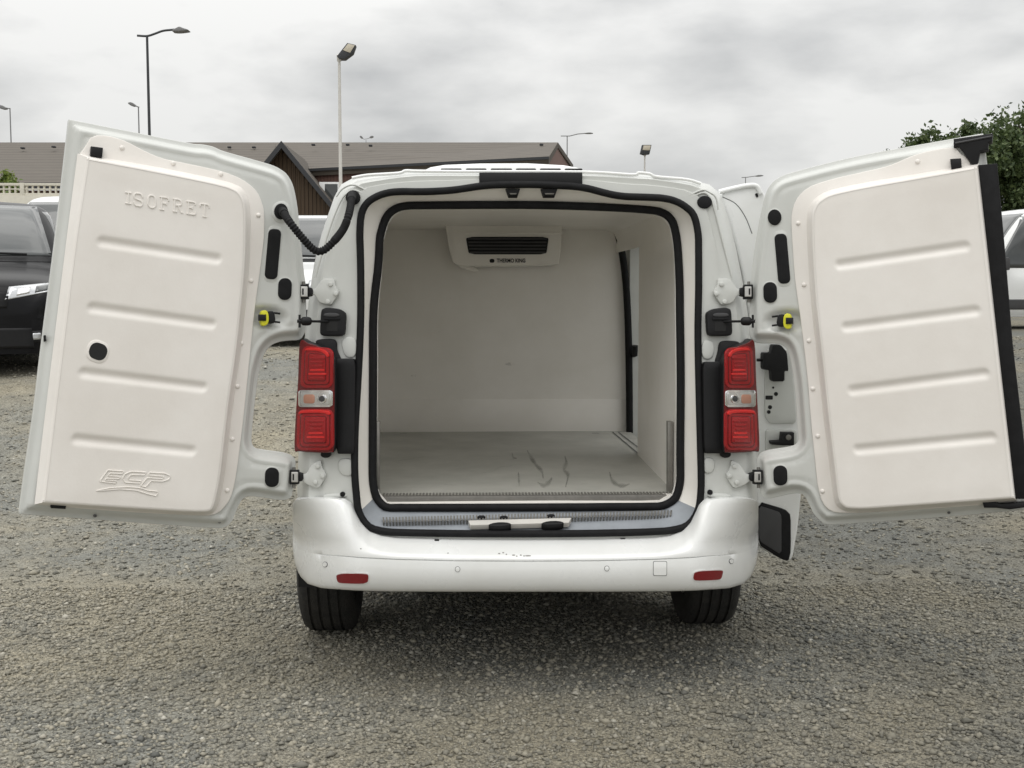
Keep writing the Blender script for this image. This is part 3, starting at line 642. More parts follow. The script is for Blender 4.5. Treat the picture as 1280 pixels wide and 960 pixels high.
def drape(name, poly, h, m, parent, step=None, edge=True, bvh=bvh):
    """patch projected from photo pixels onto the bumper surface, with thickness h"""
    P = resample(np.array(poly, float), 56, True) if step else np.array(poly, float); T, tf = fill(P, step); V, top = [], []
    def hitp(x, y):
        r = _fw + _rt * (x - CX) / F_PX - _up * (y - CY) / F_PX; q = bvh.ray_cast(Vector(CAM), Vector(r).normalized())
        return (np.array(q[0]), np.array(q[1])) if q[0] is not None else None
    res = [hitp(x, y) for x, y in T]
    if any(q is None for q in res): return None
    sgn = lambda n_: n_ if n_[1] < 0 else -n_
    V = [p + sgn(n_) * h for p, n_ in res]; F_ = [tuple(f_) for f_ in tf]
    if edge:
        B = [hitp(x, y) for x, y in P]; o = len(V); n_ = len(P)
        V += [p + sgn(q) * h for p, q in B] + [p - sgn(q) * 0.002 for p, q in B]
        F_ += [(o + i, o + (i + 1) % n_, o + n_ + (i + 1) % n_, o + n_ + i) for i in range(n_)]
    return put(name, mesh(name, V, F_, m), parent)
for poly in ([(421, 716.5), (459, 717), (461, 720), (459.5, 729), (426, 728.5), (422, 726)], [(868, 714), (901, 712.5), (903, 714), (901, 722), (898, 724.5), (869, 725.5), (866, 723)]):
    poly = chaikin(poly, 2, 0.2); c = np.mean(poly, 0)
    rim = drape('reflector_rim', c + (poly - c) * (1.07, 1.22), 0.0022, M['paint'], bumper); drape('reflector', poly, 0.004, M['reflector'], bumper)
for x, y, r in ((406.5, 705.5, 3.2), (572, 711.5, 3.3), (758.5, 710.5, 3.2), (914, 701.5, 3.0)):
    drape('parking_sensor', ell(x, y, r, r + .3), 0.0012, M['seam'], bumper); drape('sensor_face', ell(x, y, r - .55, r - .3), 0.0022, M['paint'], bumper)
drape('tow_cover_gap', rrect(816.3, 701.4, 833.7, 719.6, 1.6), 0.0010, M['seam'], bumper, step=3); drape('tow_cover', rrect(816.9, 702, 833.1, 719, 1.5), 0.0022, M['paint'], bumper, step=3)
for x, y, w_ in ((624, 692, 1.6), (629, 691, 1.4), (642, 694, 2.2), (651, 694, 1.4), (660, 694.8, 4), (451, 686, 1), (560, 691.5, 1), (633, 693, 1), (655, 695, 1.2), (646, 695.3, 1)):
    drape('paint_chip', ell(x, y, w_, 0.8, 8), 0.0006, M['scuff'], bumper, edge=False)
for x, y in ((546, 675.3), (778.5, 673)): drape('drain_slot', rrect(x - 3, y - 1, x + 3, y + 1, .8), 0.0012, M['plastic'], bumper)

# ---- tail lamps
def lamp(side):
    def tx(x): return x if side < 0 else 949.5 - (x - 367.6) * 44.5 / 50.4
    def ly(x): return -0.045 + (418 - x) / 50 * 0.10
    def pt(x, y, h=0.0): return at(tx(x), y, ly(x) - h)
    n0 = pt(418, 500) - pt(370, 500); n0 /= np.linalg.norm(n0)
    P = pt(395, 500); e2 = pt(395, 460) - P; e2 -= n0 * (e2 @ n0); e2 /= np.linalg.norm(e2); nn = np.cross(n0, e2); nn = nn if nn[1] < 0 else -nn
    fr = Frame(P, n0, e2, nn); T_ = lambda pts: [(tx(x), y) for x, y in pts]
    outl = catmull([(375, 427.5), (386, 428.8), (397, 432), (409, 438.5), (416, 449), (418, 466), (418, 515), (417.4, 560), (413, 566), (394, 566), (374, 564.5), (368, 561), (369.5, 520), (372.3, 477)], 4, True)
    P2 = np.array([fr.uv(x, y, 0) for x, y in T_(outl)]); dy = .085; sh_ = np.array([fr.e1[1], fr.e2[1]]) * dy
    base = plate('tail_lamp', fr, P2, fr.n[1] * dy, -0.001, M['plastic'], van, bev=0.004, seg=2, back=True, base=P2 + sh_, uv_in=True)
    plate('lamp_lens', fr, offset_poly(P2, .0015), -0.004, 0.003, M['reddark'], base, bev=0.003, uv_in=True)
    for k, (x0, y0, x1, y1, sl) in enumerate(((375.0, 432.5, 415.5, 485, 2.5), (370.2, 511.5, 416.2, 563, 1.6))):
        for j, (d, h, m) in enumerate(((0, .006, 'red'), (3.6, .0075, 'reddark'), (4.8, .0085, 'red'), (8.5, .0098, 'reddark'), (9.6, .011, 'red'))):
            q = rrect(x0 + d, y0 + d, x1 - d, y1 - d, max(1.5, 8 - d * .6)); q = [(x + sl * (y - y1) / (y0 - y1) * (1 - (x - x0) / (x1 - x0)), y + (3.5 * (1 - (x1 - x) / (x1 - x0)) ** 2 * (1 - (y - y0) / (y1 - y0)) if k == 0 else 0)) for x, y in q]
            plate('lens_step', fr, T_(q), -0.002, h, M[m], base, bev=0.0012)
        # top highlight of the lens painted as a bright hook, with some brighter cells
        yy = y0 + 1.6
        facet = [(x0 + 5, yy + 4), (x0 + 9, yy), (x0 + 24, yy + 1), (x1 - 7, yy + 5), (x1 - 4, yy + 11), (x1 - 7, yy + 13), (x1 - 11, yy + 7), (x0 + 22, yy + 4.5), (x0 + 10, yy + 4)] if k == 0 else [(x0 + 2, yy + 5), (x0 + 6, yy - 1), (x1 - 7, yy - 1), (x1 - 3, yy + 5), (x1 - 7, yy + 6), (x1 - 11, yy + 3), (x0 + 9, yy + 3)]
        plate('lens_highlight', fr, T_(chaikin(facet, 1)), 0.003, 0.0118, M['red_highlight'], base, bev=0.001)
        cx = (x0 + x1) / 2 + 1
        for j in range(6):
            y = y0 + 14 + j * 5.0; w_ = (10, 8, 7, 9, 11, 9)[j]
            plate('lens_cell', fr, T_(rrect(cx - w_, y, cx + w_, y + 2.3, .8, 2)), 0.006, 0.0128, M['red_highlight' if j in (3, 4) else 'red'], base, bev=0.0012)
    q = rrect(372.5, 487.5, 415, 509, 4); fr_ = plate('lamp_window', fr, T_(q), -0.002, 0.008, M['chrome'], base, bev=0.002)
    plate('clear_lens', fr, T_(rrect(375.5, 490.5, 412.5, 506.5, 3)), 0.0, 0.010, M['clear'], base, bev=0.002)
    plate('amber_lens', fr, T_(rrect(379, 493, 393, 504.5, 3)), 0.006, 0.0118, M['amber'], base, bev=0.002)
    plate('bulb_ring', fr, T_(ell(402, 498.5, 6, 6)), 0.006, 0.013, M['chrome'], base, bev=0.003); plate('bulb', fr, T_(ell(402, 498.5, 4, 4)), 0.008, 0.014, M['greyp'], base, bev=0.002)
    # black carrier beside the lamp
    cr = [(418, 448), (444.5, 448), (443, 567.5), (420, 567.5)] if side < 0 else [(878.5, 452), (906, 452), (906, 567), (880.5, 567)]
    plate('lamp_carrier', REAR, chaikin(cr, 2, .08), -0.02, 0.035, M['plastic'], van, bev=0.006)
    ch = [(393, 428), (397, 424), (416, 423), (421, 427), (421, 438), (428, 452), (428, 470), (412, 470)] if side < 0 else [(899, 430), (903, 425.5), (922, 426), (928, 431), (910, 470), (894, 470), (894, 452), (898, 440)]
    plate('lamp_cheek', REAR, chaikin(ch, 2, .2), -0.02, 0.018, M['plastic'], van, bev=0.006)
    sx = 407 if side < 0 else 907.5
    plate('lamp_foot', REAR, ell(sx, 568, 6.5, 4.5), -0.02, 0.02, M['plastic'], van, bev=.003)
lamp(-1); lamp(1)

# ---- hinges, check straps, hose
def mir(pts, side, y_=0): return [(x if side < 0 else 1315.5 - x, y) for x, y in pts]
def hinge(side, up):
    if up: leaf = [(388, 362), (394, 361), (400, 352), (405, 348), (418, 348), (419, 357), (424, 364), (421, 371), (413, 382), (399, 378), (394, 369), (388, 368)]; bolts = [(413, 355), (419.5, 367), (409.5, 377)]; kx, ky = 379, 365
    else: leaf = [(376, 594), (383, 592), (390, 580), (401, 574.5), (402, 583), (408.5, 594), (398, 611), (384, 606), (376, 600)]; bolts = [(397, 583), (403, 595), (394, 603)]; kx, ky = 367, 597
    h = plate('hinge', REAR, chaikin(mir(leaf, side), 1, .16), -0.006, 0.012, M['inner'], van, bev=0.004)
    for x, y in mir(bolts, side): plate('hinge_bolt', REAR, ell(x, y, 3.0, 3.0, 12), 0.008, 0.020, M['inner'], h, bev=0.003)
    plate('hinge_arm', REAR, chaikin(mir([(kx + 4, ky - 7), (kx + 12, ky - 5), (kx + 12, ky + 4), (kx + 4, ky + 6)], side), 1), -0.01, 0.020, M['plastic'], h, bev=0.004)
    plate('hinge_knuckle', REAR, mir(rrect(kx - 5, ky - 9.5, kx + 6, ky + 8.5, 1.0), side), 0.0, 0.028, M['plastic'], h, bev=0.002)
    plate('knuckle_bush', REAR, mir(rrect(kx - 3, ky - 7, kx + 5.4, ky + 6, 1), side), 0.026, 0.034, M['steel'], h, bev=0.002)
    plate('knuckle_slot', REAR, mir(rrect(kx - 1.4, ky - 4.5, kx + .6, ky + 3.5, .6), side), 0.033, 0.0346, M['plastic'], h, bev=0)
    tube('hinge_pin', [REAR.px(*mir([(kx + .5, ky + d)], side)[0], .012) for d in (-13, 13)], 0.006, M['alu'], h)
for s in (-1, 1): hinge(s, True); hinge(s, False)
for s in (-1, 1):
    bx = [(401, 387), (408, 384), (425, 386), (432.5, 391), (431, 417), (426, 420), (402, 419.5), (399.5, 416)]
    c = plate('check_strap_box', REAR, chaikin(mir(bx, s), 2, .15), -0.01, 0.030, M['plastic'], van, bev=0.006)
    plate('box_rib', REAR, mir(rrect(405, 397, 425, 400, 1), s), .028, .036, M['rubber'], c, bev=.002)
    plate('box_hood', REAR, chaikin(mir([(405, 391), (423, 391), (425, 396), (404, 396)], s), 2), .028, .034, M['greyp'], c, bev=.002)
    plate('box_mouth', REAR, mir(rrect(408, 402, 422, 414, 2), s), .029, .0315, M['dark'], c, bev=0)
    P = lambda x, y, h: REAR.px(*mir([(x, y)], s)[0], h)
    tube('strap_rod', [P(412, 402, .025), P(400, 401.8, .06), P(385, 401.5, .085)], 0.0045, M['plastic'], c)
    tube('strap_head', catmull([P(389, 401.5, .08), P(387, 401.5, .083), P(380, 401.5, .09), P(376, 401.5, .093), P(371.5, 401.5, .096)], 3), .01, M['plastic'], c, radii=[.006, .010, .013, .0145, .0155, .0155, .0155, .015, .013, .008, .006, .006, .006])
    tube('strap_cross', [P(374.5, 393.5, .094), P(374.5, 409.5, .094)], .0042, M['plastic'], c)

# ---- rear doors
def make_door(side, lo, up, theta, outline, liner, panel, panel_base, grooves, slots, rivets, clip):
    A, B = REAR.px(*lo), REAR.px(*up); a = (B - A) / np.linalg.norm(B - A)
    e = np.array([1.0 * -side, 0, 0]); e -= a * (e @ a); e /= np.linalg.norm(e)
    m = np.cross(a, e); m = m if m[1] < 0 else -m
    ee = e * math.cos(rad(theta)) + m * math.sin(rad(theta)); nn = np.cross(a, ee); nn = nn if nn[1] < 0 else -nn
    D = Frame(A, ee, a, nn)
    OL = np.array([D.uv(x, y) for x, y in dedupe(chaikin(outline, 2, .2))]); OL = resample(OL, 420, True)
    LN = np.array([D.uv(x, y, .03) for x, y in dedupe(chaikin(liner, 2, .2))])
    ck = D.uv(*clip, .03)
    def hf(T):
        d = seg_dist(T, OL); h = .030 * smst(.010, .038, d) - .004 * np.exp(-((d - .052) / .008) ** 2)
        r = np.hypot((T[:, 0] - ck[0]) / .085, (T[:, 1] - ck[1]) / .042); h -= .020 * (1 - smst(.55, 1.05, r)) * smst(.02, .05, d)
        return h
    door = plate('rear_door', D, OL, -0.035, 0.0, M['inner'], van, bev=0.003, step=.0115, hf=hf, uv_in=True, back=True, angle=60, rings=(.009, .016, .023, .030, .037, .045, .052, .060))
    LN = resample(LN, 160, True)
    ln = plate('liner_flange', D, LN, .020, .040, M['liner'], door, bev=.005, uv_in=True, back=True)
    HP = .088
    PT = np.array([D.uv(x, y, HP) for x, y in panel]); PB = np.array([D.uv(x, y, .04) for x, y in panel_base])
    PT = chaikin(PT, 3, .2); PB = chaikin(PB, 3, .2); ok_ = np.linalg.norm(PT - np.roll(PT, 1, 0), axis=1) > 1e-6; PT, PB = PT[ok_], PB[ok_]
    G = [(D.uv(x0, y0, HP), D.uv(x1, y1, HP)) for x0, y0, x1, y1 in grooves]
    def hg(T):
        h = np.zeros(len(T))
        for p, q in G:
            t = np.clip(((T - p) @ (q - p)) / ((q - p) @ (q - p)), 0, 1); d = np.linalg.norm(T - (p + t[:, None] * (q - p)), axis=1)
            h = np.minimum(h, -.008 * (1 - smst(.002, .022, d)))
        d = seg_dist(T, PT); return h - .0012 * (1 - smst(.0, .05, d))
    plate('liner_panel', D, PT, .039, HP, M['liner'], door, bev=.010, step=.0066, hf=hg, base=PB, uv_in=True, angle=60, seg=4)
    for px_, h in slots:
        c = np.mean(px_, 0); rim = c + (np.array(px_) - c) * 1.13
        plate('plug_rim', D, rim, .018, .0315, M['inner'], door, bev=.003); plate('rubber_plug', D, px_, .02, .036, M['rubber'], door, bev=.003)
    rv = None
    for x, y in rivets:
        if rv is None:
            bm = bmesh.new(); bmesh.ops.create_uvsphere(bm, u_segments=10, v_segments=6, radius=.0085)
            for v in bm.verts: v.co.z = max(0, v.co.z) * .6
            rv = bpy.data.meshes.new('rivet'); bm.to_mesh(rv); bm.free(); finish(rv, M['liner'])
        p = D.px(x, y, .0405); Rm = Matrix((Vector(D.e1), Vector(D.e2), Vector(D.n))).transposed().to_4x4()
        put('rivet', rv, door, Matrix.Translation(Vector(p)) @ Rm)
    # yellow check-strap release clip
    x, y = clip; s = side
    q = lambda pts: [(x + dx * (-s), y + dy) for dx, dy in pts]          # dx positive = towards the hinge mirrored below
    cl = plate('release_clip', D, chaikin(q([(2, -8), (-8 + 18, -8), (12, 5), (8, 8), (2, 6)]), 1), .008, .045, M['plastic'], door, bev=.003)
    plate('clip_tab', D, chaikin(q([(-7, -7), (-2, -10), (3, -7), (3.5, 7), (-2, 11), (-7, 9)]), 2), .03, .054, M['yellow'], door, bev=.004)
    plate('clip_button', D, q([(-8.5, -4), (0, -4), (0, 4), (-8.5, 4)]), .04, .060, M['plastic'], door, bev=.003)
    for dy in (-6, 5): tube('clip_prong', [D.px(*q([(9, dy)])[0], .034), D.px(*q([(17, dy + 1)])[0], .034)], .0035, M['plastic'], door)
    return door, D
L_out_ = [(86, 149), (165, 164.5), (244, 180.4), (250, 179.8), (266, 182.6), (278, 188.5), (312.5, 198), (344, 207), (359, 216.6), (367, 231), (372, 256), (375.5, 290), (380, 340), (383, 358), (383, 425), (353, 426), (339, 431), (330, 442), (323, 467), (318, 510), (314, 550), (317, 559.5), (326, 562), (371, 568), (368, 600), (364, 628), (310, 619), (302, 625), (295, 639), (290.5, 652), (281, 660.5), (262, 660), (150, 652), (23.4, 642.5), (31, 586), (42, 514), (51, 437), (67, 315), (78, 220)]
L_liner = [(114, 169.5), (134, 169.5), (156, 176), (178, 188), (200, 198), (240, 206), (281, 215), (306, 226), (322, 240), (330, 262), (330, 296), (325, 335), (319, 377), (312.5, 437), (305, 514), (294, 601), (287, 626), (272, 642), (258, 645), (160, 640), (56, 632), (43, 629), (67, 432), (78, 359), (96, 196), (106, 184)]
L_pan = [(108, 195.5), (190, 211), (281, 229.5), (300, 238), (308.5, 256), (308, 327), (297, 437), (287.5, 498), (276.5, 597), (268, 636), (259, 642), (150, 635.5), (52, 629), (75, 439), (92, 300)]
L_base = [(97, 192), (190, 207), (284, 226), (305, 235), (314, 256), (313, 327), (302, 437), (292.5, 498), (281.5, 597), (272, 638), (259, 645), (150, 638.5), (43, 630.5), (66, 439), (83, 300)]
def slot(x0, y0, x1, y1, r, deg): return [tuple(p) for p in rot_px(rrect(x0, y0, x1, y1, r), ((x0 + x1) / 2, (y0 + y1) / 2), deg)]
doorL, DL = make_door(-1, (366, 597), (383, 365), 155, sharp(L_out_, (0, 33)), L_liner, sharp(L_pan, (0, 12)), sharp(L_base, (0, 12)),
    [(128, 302, 271, 323.5), (116, 384.5, 264, 405), (105, 466, 253, 484), (96, 549, 239, 563.5)],
    [(slot(333.5, 286, 349.5, 349, 6, 5), 0), (slot(348, 347.5, 365, 375, 8, 2), 0), (slot(331.5, 584.5, 349, 609, 8, 2), 0)],
    [(152.5, 184.7), (216.6, 204), (276, 217.5), (323, 269), (314, 351), (302, 429), (297, 483), (290.6, 549), (284, 613)], (333, 397))
R_out_ = [(1229, 166.5), (1192, 173), (1080, 193), (1040, 202), (996, 213.5), (978, 219), (968, 225), (960, 234), (955, 247), (949, 275), (943, 309), (939, 344), (936.5, 384), (936.5, 429), (972, 429), (983, 434), (988, 449), (993, 481), (997, 539), (998, 551), (993, 557.5), (944, 565), (948, 600), (952, 626), (993, 616), (1005, 618), (1011, 630), (1017, 643), (1030, 655.5), (1040, 656.3), (1150, 649), (1283, 637.5), (1269, 500), (1254, 360)]
R_liner = [(1215, 206), (1207, 195), (1200, 192), (1195.6, 184), (1177, 185.5), (1146, 192.5), (1111, 208), (1080, 215), (1040, 224), (1012, 233), (999, 244), (991.5, 258), (989, 276), (993, 341), (997, 371), (1001, 399), (1010, 473), (1014, 527), (1019, 574), (1022, 606), (1027, 626), (1034, 636), (1048, 642), (1140, 637.5), (1268, 628), (1245, 420), (1232, 310)]
R_pan = [(1221.5, 207), (1150, 220), (1080, 232), (1036, 241.5), (1020, 252), (1013.5, 268), (1014, 300), (1018, 371), (1026, 441), (1035, 527), (1043, 592), (1047, 628), (1060, 638.5), (1160, 631.5), (1268.5, 623.5), (1245, 418), (1232, 300)]
R_base = [(1224, 204), (1150, 216.5), (1080, 228), (1033, 238), (1015, 250), (1008, 268), (1008.5, 300), (1012.5, 371), (1020.5, 441), (1029.5, 527), (1037.5, 592), (1042, 630), (1058, 642), (1160, 635.5), (1271.5, 627), (1248, 418), (1235, 300)]
doorR, DR = make_door(1, (948, 594), (934, 367), 155, sharp(R_out_, (0, 31)), R_liner, sharp(R_pan, (0, 14)), sharp(R_base, (0, 14)),
    [(1050, 331, 1206, 308), (1058, 409, 1219, 388.5), (1066, 488, 1230, 467), (1073, 562, 1239, 546.5)],
    [(ell(968, 271.5, 8.6, 10), 0), (slot(970, 292, 985.5, 354.5, 6, -5), 0), (slot(954, 352.5, 971, 378.5, 8, -2), 0), (slot(966.5, 582, 984, 607, 8, -2), 0)],
    [(1147, 202), (997.5, 279), (1005, 356), (1011, 426), (1016, 486), (1022, 545), (1028, 614)], (982, 401))
# left door: lock hole, top and bottom latches, embossed marks
hl = plate('lock_hole_rim', DL, rot_px(rrect(108, 425.5, 136.5, 453, 11), (122, 439), 20), .080, .0905, M['liner'], doorL, bev=.003)
plate('lock_hole', DL, rot_px(rrect(111.5, 428.5, 134, 449.5, 9), (122, 439), 20), .085, .0915, M['dark'], doorL, bev=.0)
plate('top_latch', DL, [(114, 182.5), (129, 184.5), (128, 196.5), (113, 194.5)], .03, .062, M['plastic'], doorL, bev=.004)
plate('bottom_latch', DL, [(63, 631), (83, 632), (82, 636.5), (64, 635.5)], .02, .055, M['plastic'], doorL, bev=.004)
box('edge_striker', *(lambda p: (p - (.003, .006, .011), p + (.003, .006, .011)))(DL.px(56, 423, .008)), M['plastic'], doorL, bev=.003)
for x, y in ((274.5, 652.5), (119, 645), (230, 646)): plate('drain_hole', DL, ell(x, y, 2.2, 1.8, 12), .0, .012, M['seam'], doorL, bev=.001)
GL = {'I': [[(.4, 0), (.4, 1)], [(.12, 0), (.68, 0)], [(.12, 1), (.68, 1)]], 'S': [[(.74, .72), (.74, .86), (.6, 1), (.22, 1), (.06, .86), (.06, .66), (.2, .54), (.6, .46), (.74, .34), (.74, .14), (.6, 0), (.2, 0), (.06, .14), (.06, .28)]],
      'O': [[(.1, .2), (.1, .8), (.26, 1), (.54, 1), (.7, .8), (.7, .2), (.54, 0), (.26, 0), (.1, .2)]], 'F': [[(.18, 0), (.18, 1)], [(.02, 0), (.38, 0)], [(.02, 1), (.76, 1), (.76, .76)], [(.18, .52), (.56, .52)], [(.56, .42), (.56, .62)]],
      'R': [[(.18, 0), (.18, 1)], [(.02, 0), (.36, 0)], [(.02, 1), (.56, 1), (.72, .88), (.72, .64), (.56, .52), (.18, .52)], [(.46, .52), (.68, 0), (.84, 0)]], 'E': [[(.18, 0), (.18, 1)], [(.02, 1), (.74, 1), (.74, .78)], [(.02, 0), (.76, 0), (.76, .24)], [(.18, .52), (.5, .52)], [(.5, .42), (.5, .62)]],
      'T': [[(.4, 0), (.4, 1)], [(.24, 0), (.56, 0)], [(.04, .76), (.04, 1), (.76, 1), (.76, .76)]]}
for ch, x, y in zip('ISOFRET', (160.5, 173, 190, 205.5, 222, 239, 256), (247.5, 249.6, 252, 254.5, 257, 260, 263)):
    s = 13.5 if ch in 'I' else 15.5; parts = [ribbon(DL, [(x + (u - .4) * s * .98, y - (v - .5) * s * 1.0 + (u - .4) * s * .15) for u, v in resample(st_, max(2, len(st_) * 2))], .0065, .086, .0915) for st_ in GL[ch]]
    V, F_ = join(parts); put('embossed_letter', mesh('embossed_letter', V, F_, M['liner'], weld=False), doorL)
zc_ = lambda pts: [(x * .3125, 420 + y * .3125) for x, y in pts]
for nm, st_ in (('E', [(432, 537), (496, 541), (490, 552), (440, 549), (432, 560), (482, 563), (477, 572), (426, 570), (419, 577), (468, 581), (462, 590), (399, 582)]),
                ('C', [(584, 546), (525, 542), (500, 553), (490, 570), (500, 586), (560, 590), (566, 580), (518, 577), (512, 568), (524, 556), (578, 557)]),
                ('P', [(600, 546), (660, 550), (683, 560), (676, 574), (650, 582), (605, 580), (584, 604), (562, 600), (590, 568), (650, 572), (656, 563), (594, 557)])):
    V, F_ = ribbon(DL, resample(zc_(st_), 60, True), .0042, .086, .0912, closed=True); put('embossed_letter', mesh('embossed_letter', V, F_, M['liner'], weld=False), doorL)
V, F_ = ribbon(DL, resample(zc_([(386, 619), (440, 608), (510, 604), (560, 608), (590, 618), (634, 623), (626, 641), (590, 632), (545, 618), (480, 613), (420, 618)]), 60, True), .004, .086, .0912, closed=True)
put('embossed_swoosh', mesh('embossed_swoosh', V, F_, M['liner'], weld=False), doorL)
plate('panel_chip', DL, ell(151, 405, 2.2, 1.0, 8), .0865, .0874, M['scuff'], doorL, bev=0)
# right door: black overlap strip, its bracket and latches
plate('overlap_strip', DR, [(1222.5, 206), (1246.5, 204), (1257, 320), (1266, 430), (1280, 550), (1290, 624), (1268.5, 624), (1244.5, 418), (1231, 290)], .03, .066, M['rubber'], doorR, bev=.006, back=True)
plate('strip_bracket', DR, [(1192, 173.5), (1241, 166.5), (1240, 177), (1235.5, 178), (1235.5, 187), (1225, 189), (1222, 206), (1216, 206), (1208, 196), (1202, 187), (1198, 183), (1192, 183.5)], .0, .052, M['plastic'], doorR, bev=.003)
tube('bracket_edge', [DR.px(1194, 179, .054), DR.px(1240, 170.5, .054)], .0035, M['greyp'], doorR)
plate('top_latch', DR, [(1187.5, 198.5), (1201, 197.5), (1202, 209), (1189, 211.5)], .03, .066, M['plastic'], doorR, bev=.004)
plate('bottom_latch', DR, [(1228, 628), (1244, 627), (1250, 630), (1285, 628), (1285, 634), (1262, 637), (1245, 635), (1230, 635)], .01, .06, M['plastic'], doorR, bev=.004)
for x, y in ((1036, 647.5), (1186, 641)): plate('drain_hole', DR, ell(x, y, 2.0, 1.5, 12), .0, .012, M['seam'], doorR, bev=.001)
# corrugated hose from pillar to left door
h0 = REAR.px(440, 246, .0); h1 = DL.px(352, 264, .03)
ctrl = [h0, REAR.px(440, 246, .03), at(436, 268, -.05), at(428, 288, -.07), at(412, 307, -.09), at(401, 314, -.10), at(391, 311, -.105), at(376, 295, -.11), at(361, 276, -.10), DL.px(354, 265, .06), h1]
cp = resample(catmull(ctrl, 12), 520); s_ = np.linspace(0, 1, 520)
rad_ = .0130 + .0014 * np.sin(s_ * 2 * math.pi * 62) * ((s_ > .1) & (s_ < .9)); rad_ = np.where((s_ < .1) | (s_ > .9), .0165, rad_); rad_ = np.where((s_ > .33) & (s_ < .45), .0146, rad_)
hose = tube('wiring_hose', cp, .012, M['rubber'], van, radii=rad_, n=12)
plate('hose_grommet', REAR, ell(441, 246.5, 9.2, 9.2), -.004, .014, M['rubber'], hose, bev=.005); plate('hose_grommet', DL, ell(352, 264, 8.5, 10), .02, .044, M['rubber'], hose, bev=.005)
plate('hose_boss', DL, ell(352, 265, 13, 14.5), .02, .034, M['inner'], hose, bev=.008)

# ---- open sliding door standing out from the right flank
YS = 0.40; SD = vplane(YS)
endp = [(899, 241), (911, 275), (920, 305), (930, 348), (938, 400), (943, 480), (945, 560), (946, 630), (947, 684), (990, 706), (998, 660), (1003, 610), (1003.5, 540), (1000, 460), (990, 380), (976, 310), (960, 250), (953, 235), (945, 228.5), (930, 231)]
sdoor = plate('sliding_door', SD, chaikin(endp, 2, .15), -0.98, 0.0, M['paint'], van, bev=.012, seg=3, back=True)
tube('door_crease', [SD.px(x, y, .0) for x, y in catmull([(903, 246), (920, 255), (932, 272), (940, 292)], 5)], .0016, M['seam'], sdoor)
tube('upper_flange', [SD.px(x, y, .004) for x, y in catmull([(899, 240), (915, 236), (935, 232), (946, 233), (951, 242)], 5)], .010, M['paint'], sdoor)
plate('stop_plug', SD, rot_px(rrect(944.5, 241.5, 947.5, 246.5, 1), (946, 244), -20), -.002, .003, M['plastic'], sdoor, bev=0)
plate('end_panel', SD, chaikin([(956, 437), (988, 437), (993, 485), (996, 530), (962, 530), (956, 520)], 2, .1), -.002, .010, M['inner'], sdoor, bev=.006)
plate('end_panel', SD, chaikin([(957, 536), (996, 537), (997, 562), (957, 566)], 2, .1), -.002, .010, M['inner'], sdoor, bev=.006)
lt = plate('door_lock', SD, chaikin([(954, 441), (964, 441), (966, 431), (976, 431), (984, 440), (986, 464), (981, 464), (981, 477), (965, 477), (964, 463), (954, 462)], 1, .12), .005, .05, M['plastic'], sdoor, bev=.004)
tube('lock_pin', [SD.px(946, 450, .03), SD.px(956, 450, .03)], .006, M['plastic'], sdoor)
plate('door_roller', SD, [(978, 541), (993, 541), (993, 557), (976, 557), (965, 556), (964, 552), (977, 551)], .005, .05, M['plastic'], sdoor, bev=.004)
plate('roller_bolt', SD, ell(986, 547, 3.5, 3.5), .045, .056, M['alu'], sdoor, bev=.003)
for x, y, r in ((970, 492.5, 2.6), (962.5, 509, 2.6), (961, 515, 2.4), (966.5, 484.5, 1.4)): plate('bolt_hole', SD, ell(x, y, r, r, 12), .005, .0112, M['dark'], sdoor, bev=0)
plate('bolt_hole', SD, rrect(957, 494.5, 966, 499.5, 1), .005, .0112, M['dark'], sdoor, bev=0)
plate('lower_seal', SD, chaikin([(948, 627), (982, 637), (989, 644), (989, 690), (986, 702), (976, 699), (948, 681)], 1, .15), -.002, .012, M['rubber'], sdoor, bev=.006)
plate('lower_pad', SD, chaikin([(949, 632), (974, 640), (977, 645), (977, 694), (949, 676)], 1, .1), .008, .014, M['greyp'], sdoor, bev=.002)

# ---- wheels
def wheel_meshes(R, W, detail=True):
    prof = [(-W / 2 + .02, R * .60), (-W / 2, R * .72), (-W / 2 - .004, R * .84), (-W / 2 + .008, R * .945), (-W / 2 + .028, R * .985)]
    g = W * .5 - .034; xs = []
    for c in (-g * .78, -g * .27, g * .27, g * .78): xs += [(c - .0055, R * .998), (c - .0045, R * .972), (c + .0045, R * .972), (c + .0055, R * .998)]
    prof += xs + [(W / 2 - .028, R * .985), (W / 2 - .008, R * .945), (W / 2 + .004, R * .84), (W / 2, R * .72), (W / 2 - .02, R * .60)]
    n = 72; loops = [[(x, r * math.sin(2 * math.pi * i / n), r * math.cos(2 * math.pi * i / n)) for i in range(n)] for x, r in prof]
    V, F_ = loft([np.array(l) for l in loops]); t = mesh('tyre', V, F_, M['tyre'], angle=50, weld=False)
    pr = [(W * .42, R * .60), (W * .30, R * .55), (W * .22, R * .3), (W * .28, R * .12), (W * .28, 0.001)]
    loops = [[(x, r * math.sin(2 * math.pi * i / 36), r * math.cos(2 * math.pi * i / 36)) for i in range(36)] for x, r in pr]
    pl = [(-x, r) for x, r in pr]; loops2 = [[(x, r * math.sin(2 * math.pi * i / 36), r * math.cos(2 * math.pi * i / 36)) for i in range(36)] for x, r in pl]
    V, F_ = join([loft([np.array(l) for l in loops]), loft([np.array(l) for l in loops2])]); return t, mesh('rim', V, F_, M['alu'], angle=40, weld=False)
TY, RM = wheel_meshes(.335, .225)
for x, y in ((-.812, .93), (.828, .93), (-.81, 3.72), (.82, 3.72)):
    Mx = Matrix.Translation((x, y, .333 + float(zground(x, y)))); t = put('tyre', TY, van, Mx); put('rim', RM, t, Matrix.Identity(4))
tube('exhaust_pipe', [(-.36, .30, .325), (-.36, .55, .335), (-.36, .95, .36)], .035, M['dark'], van, n=14)
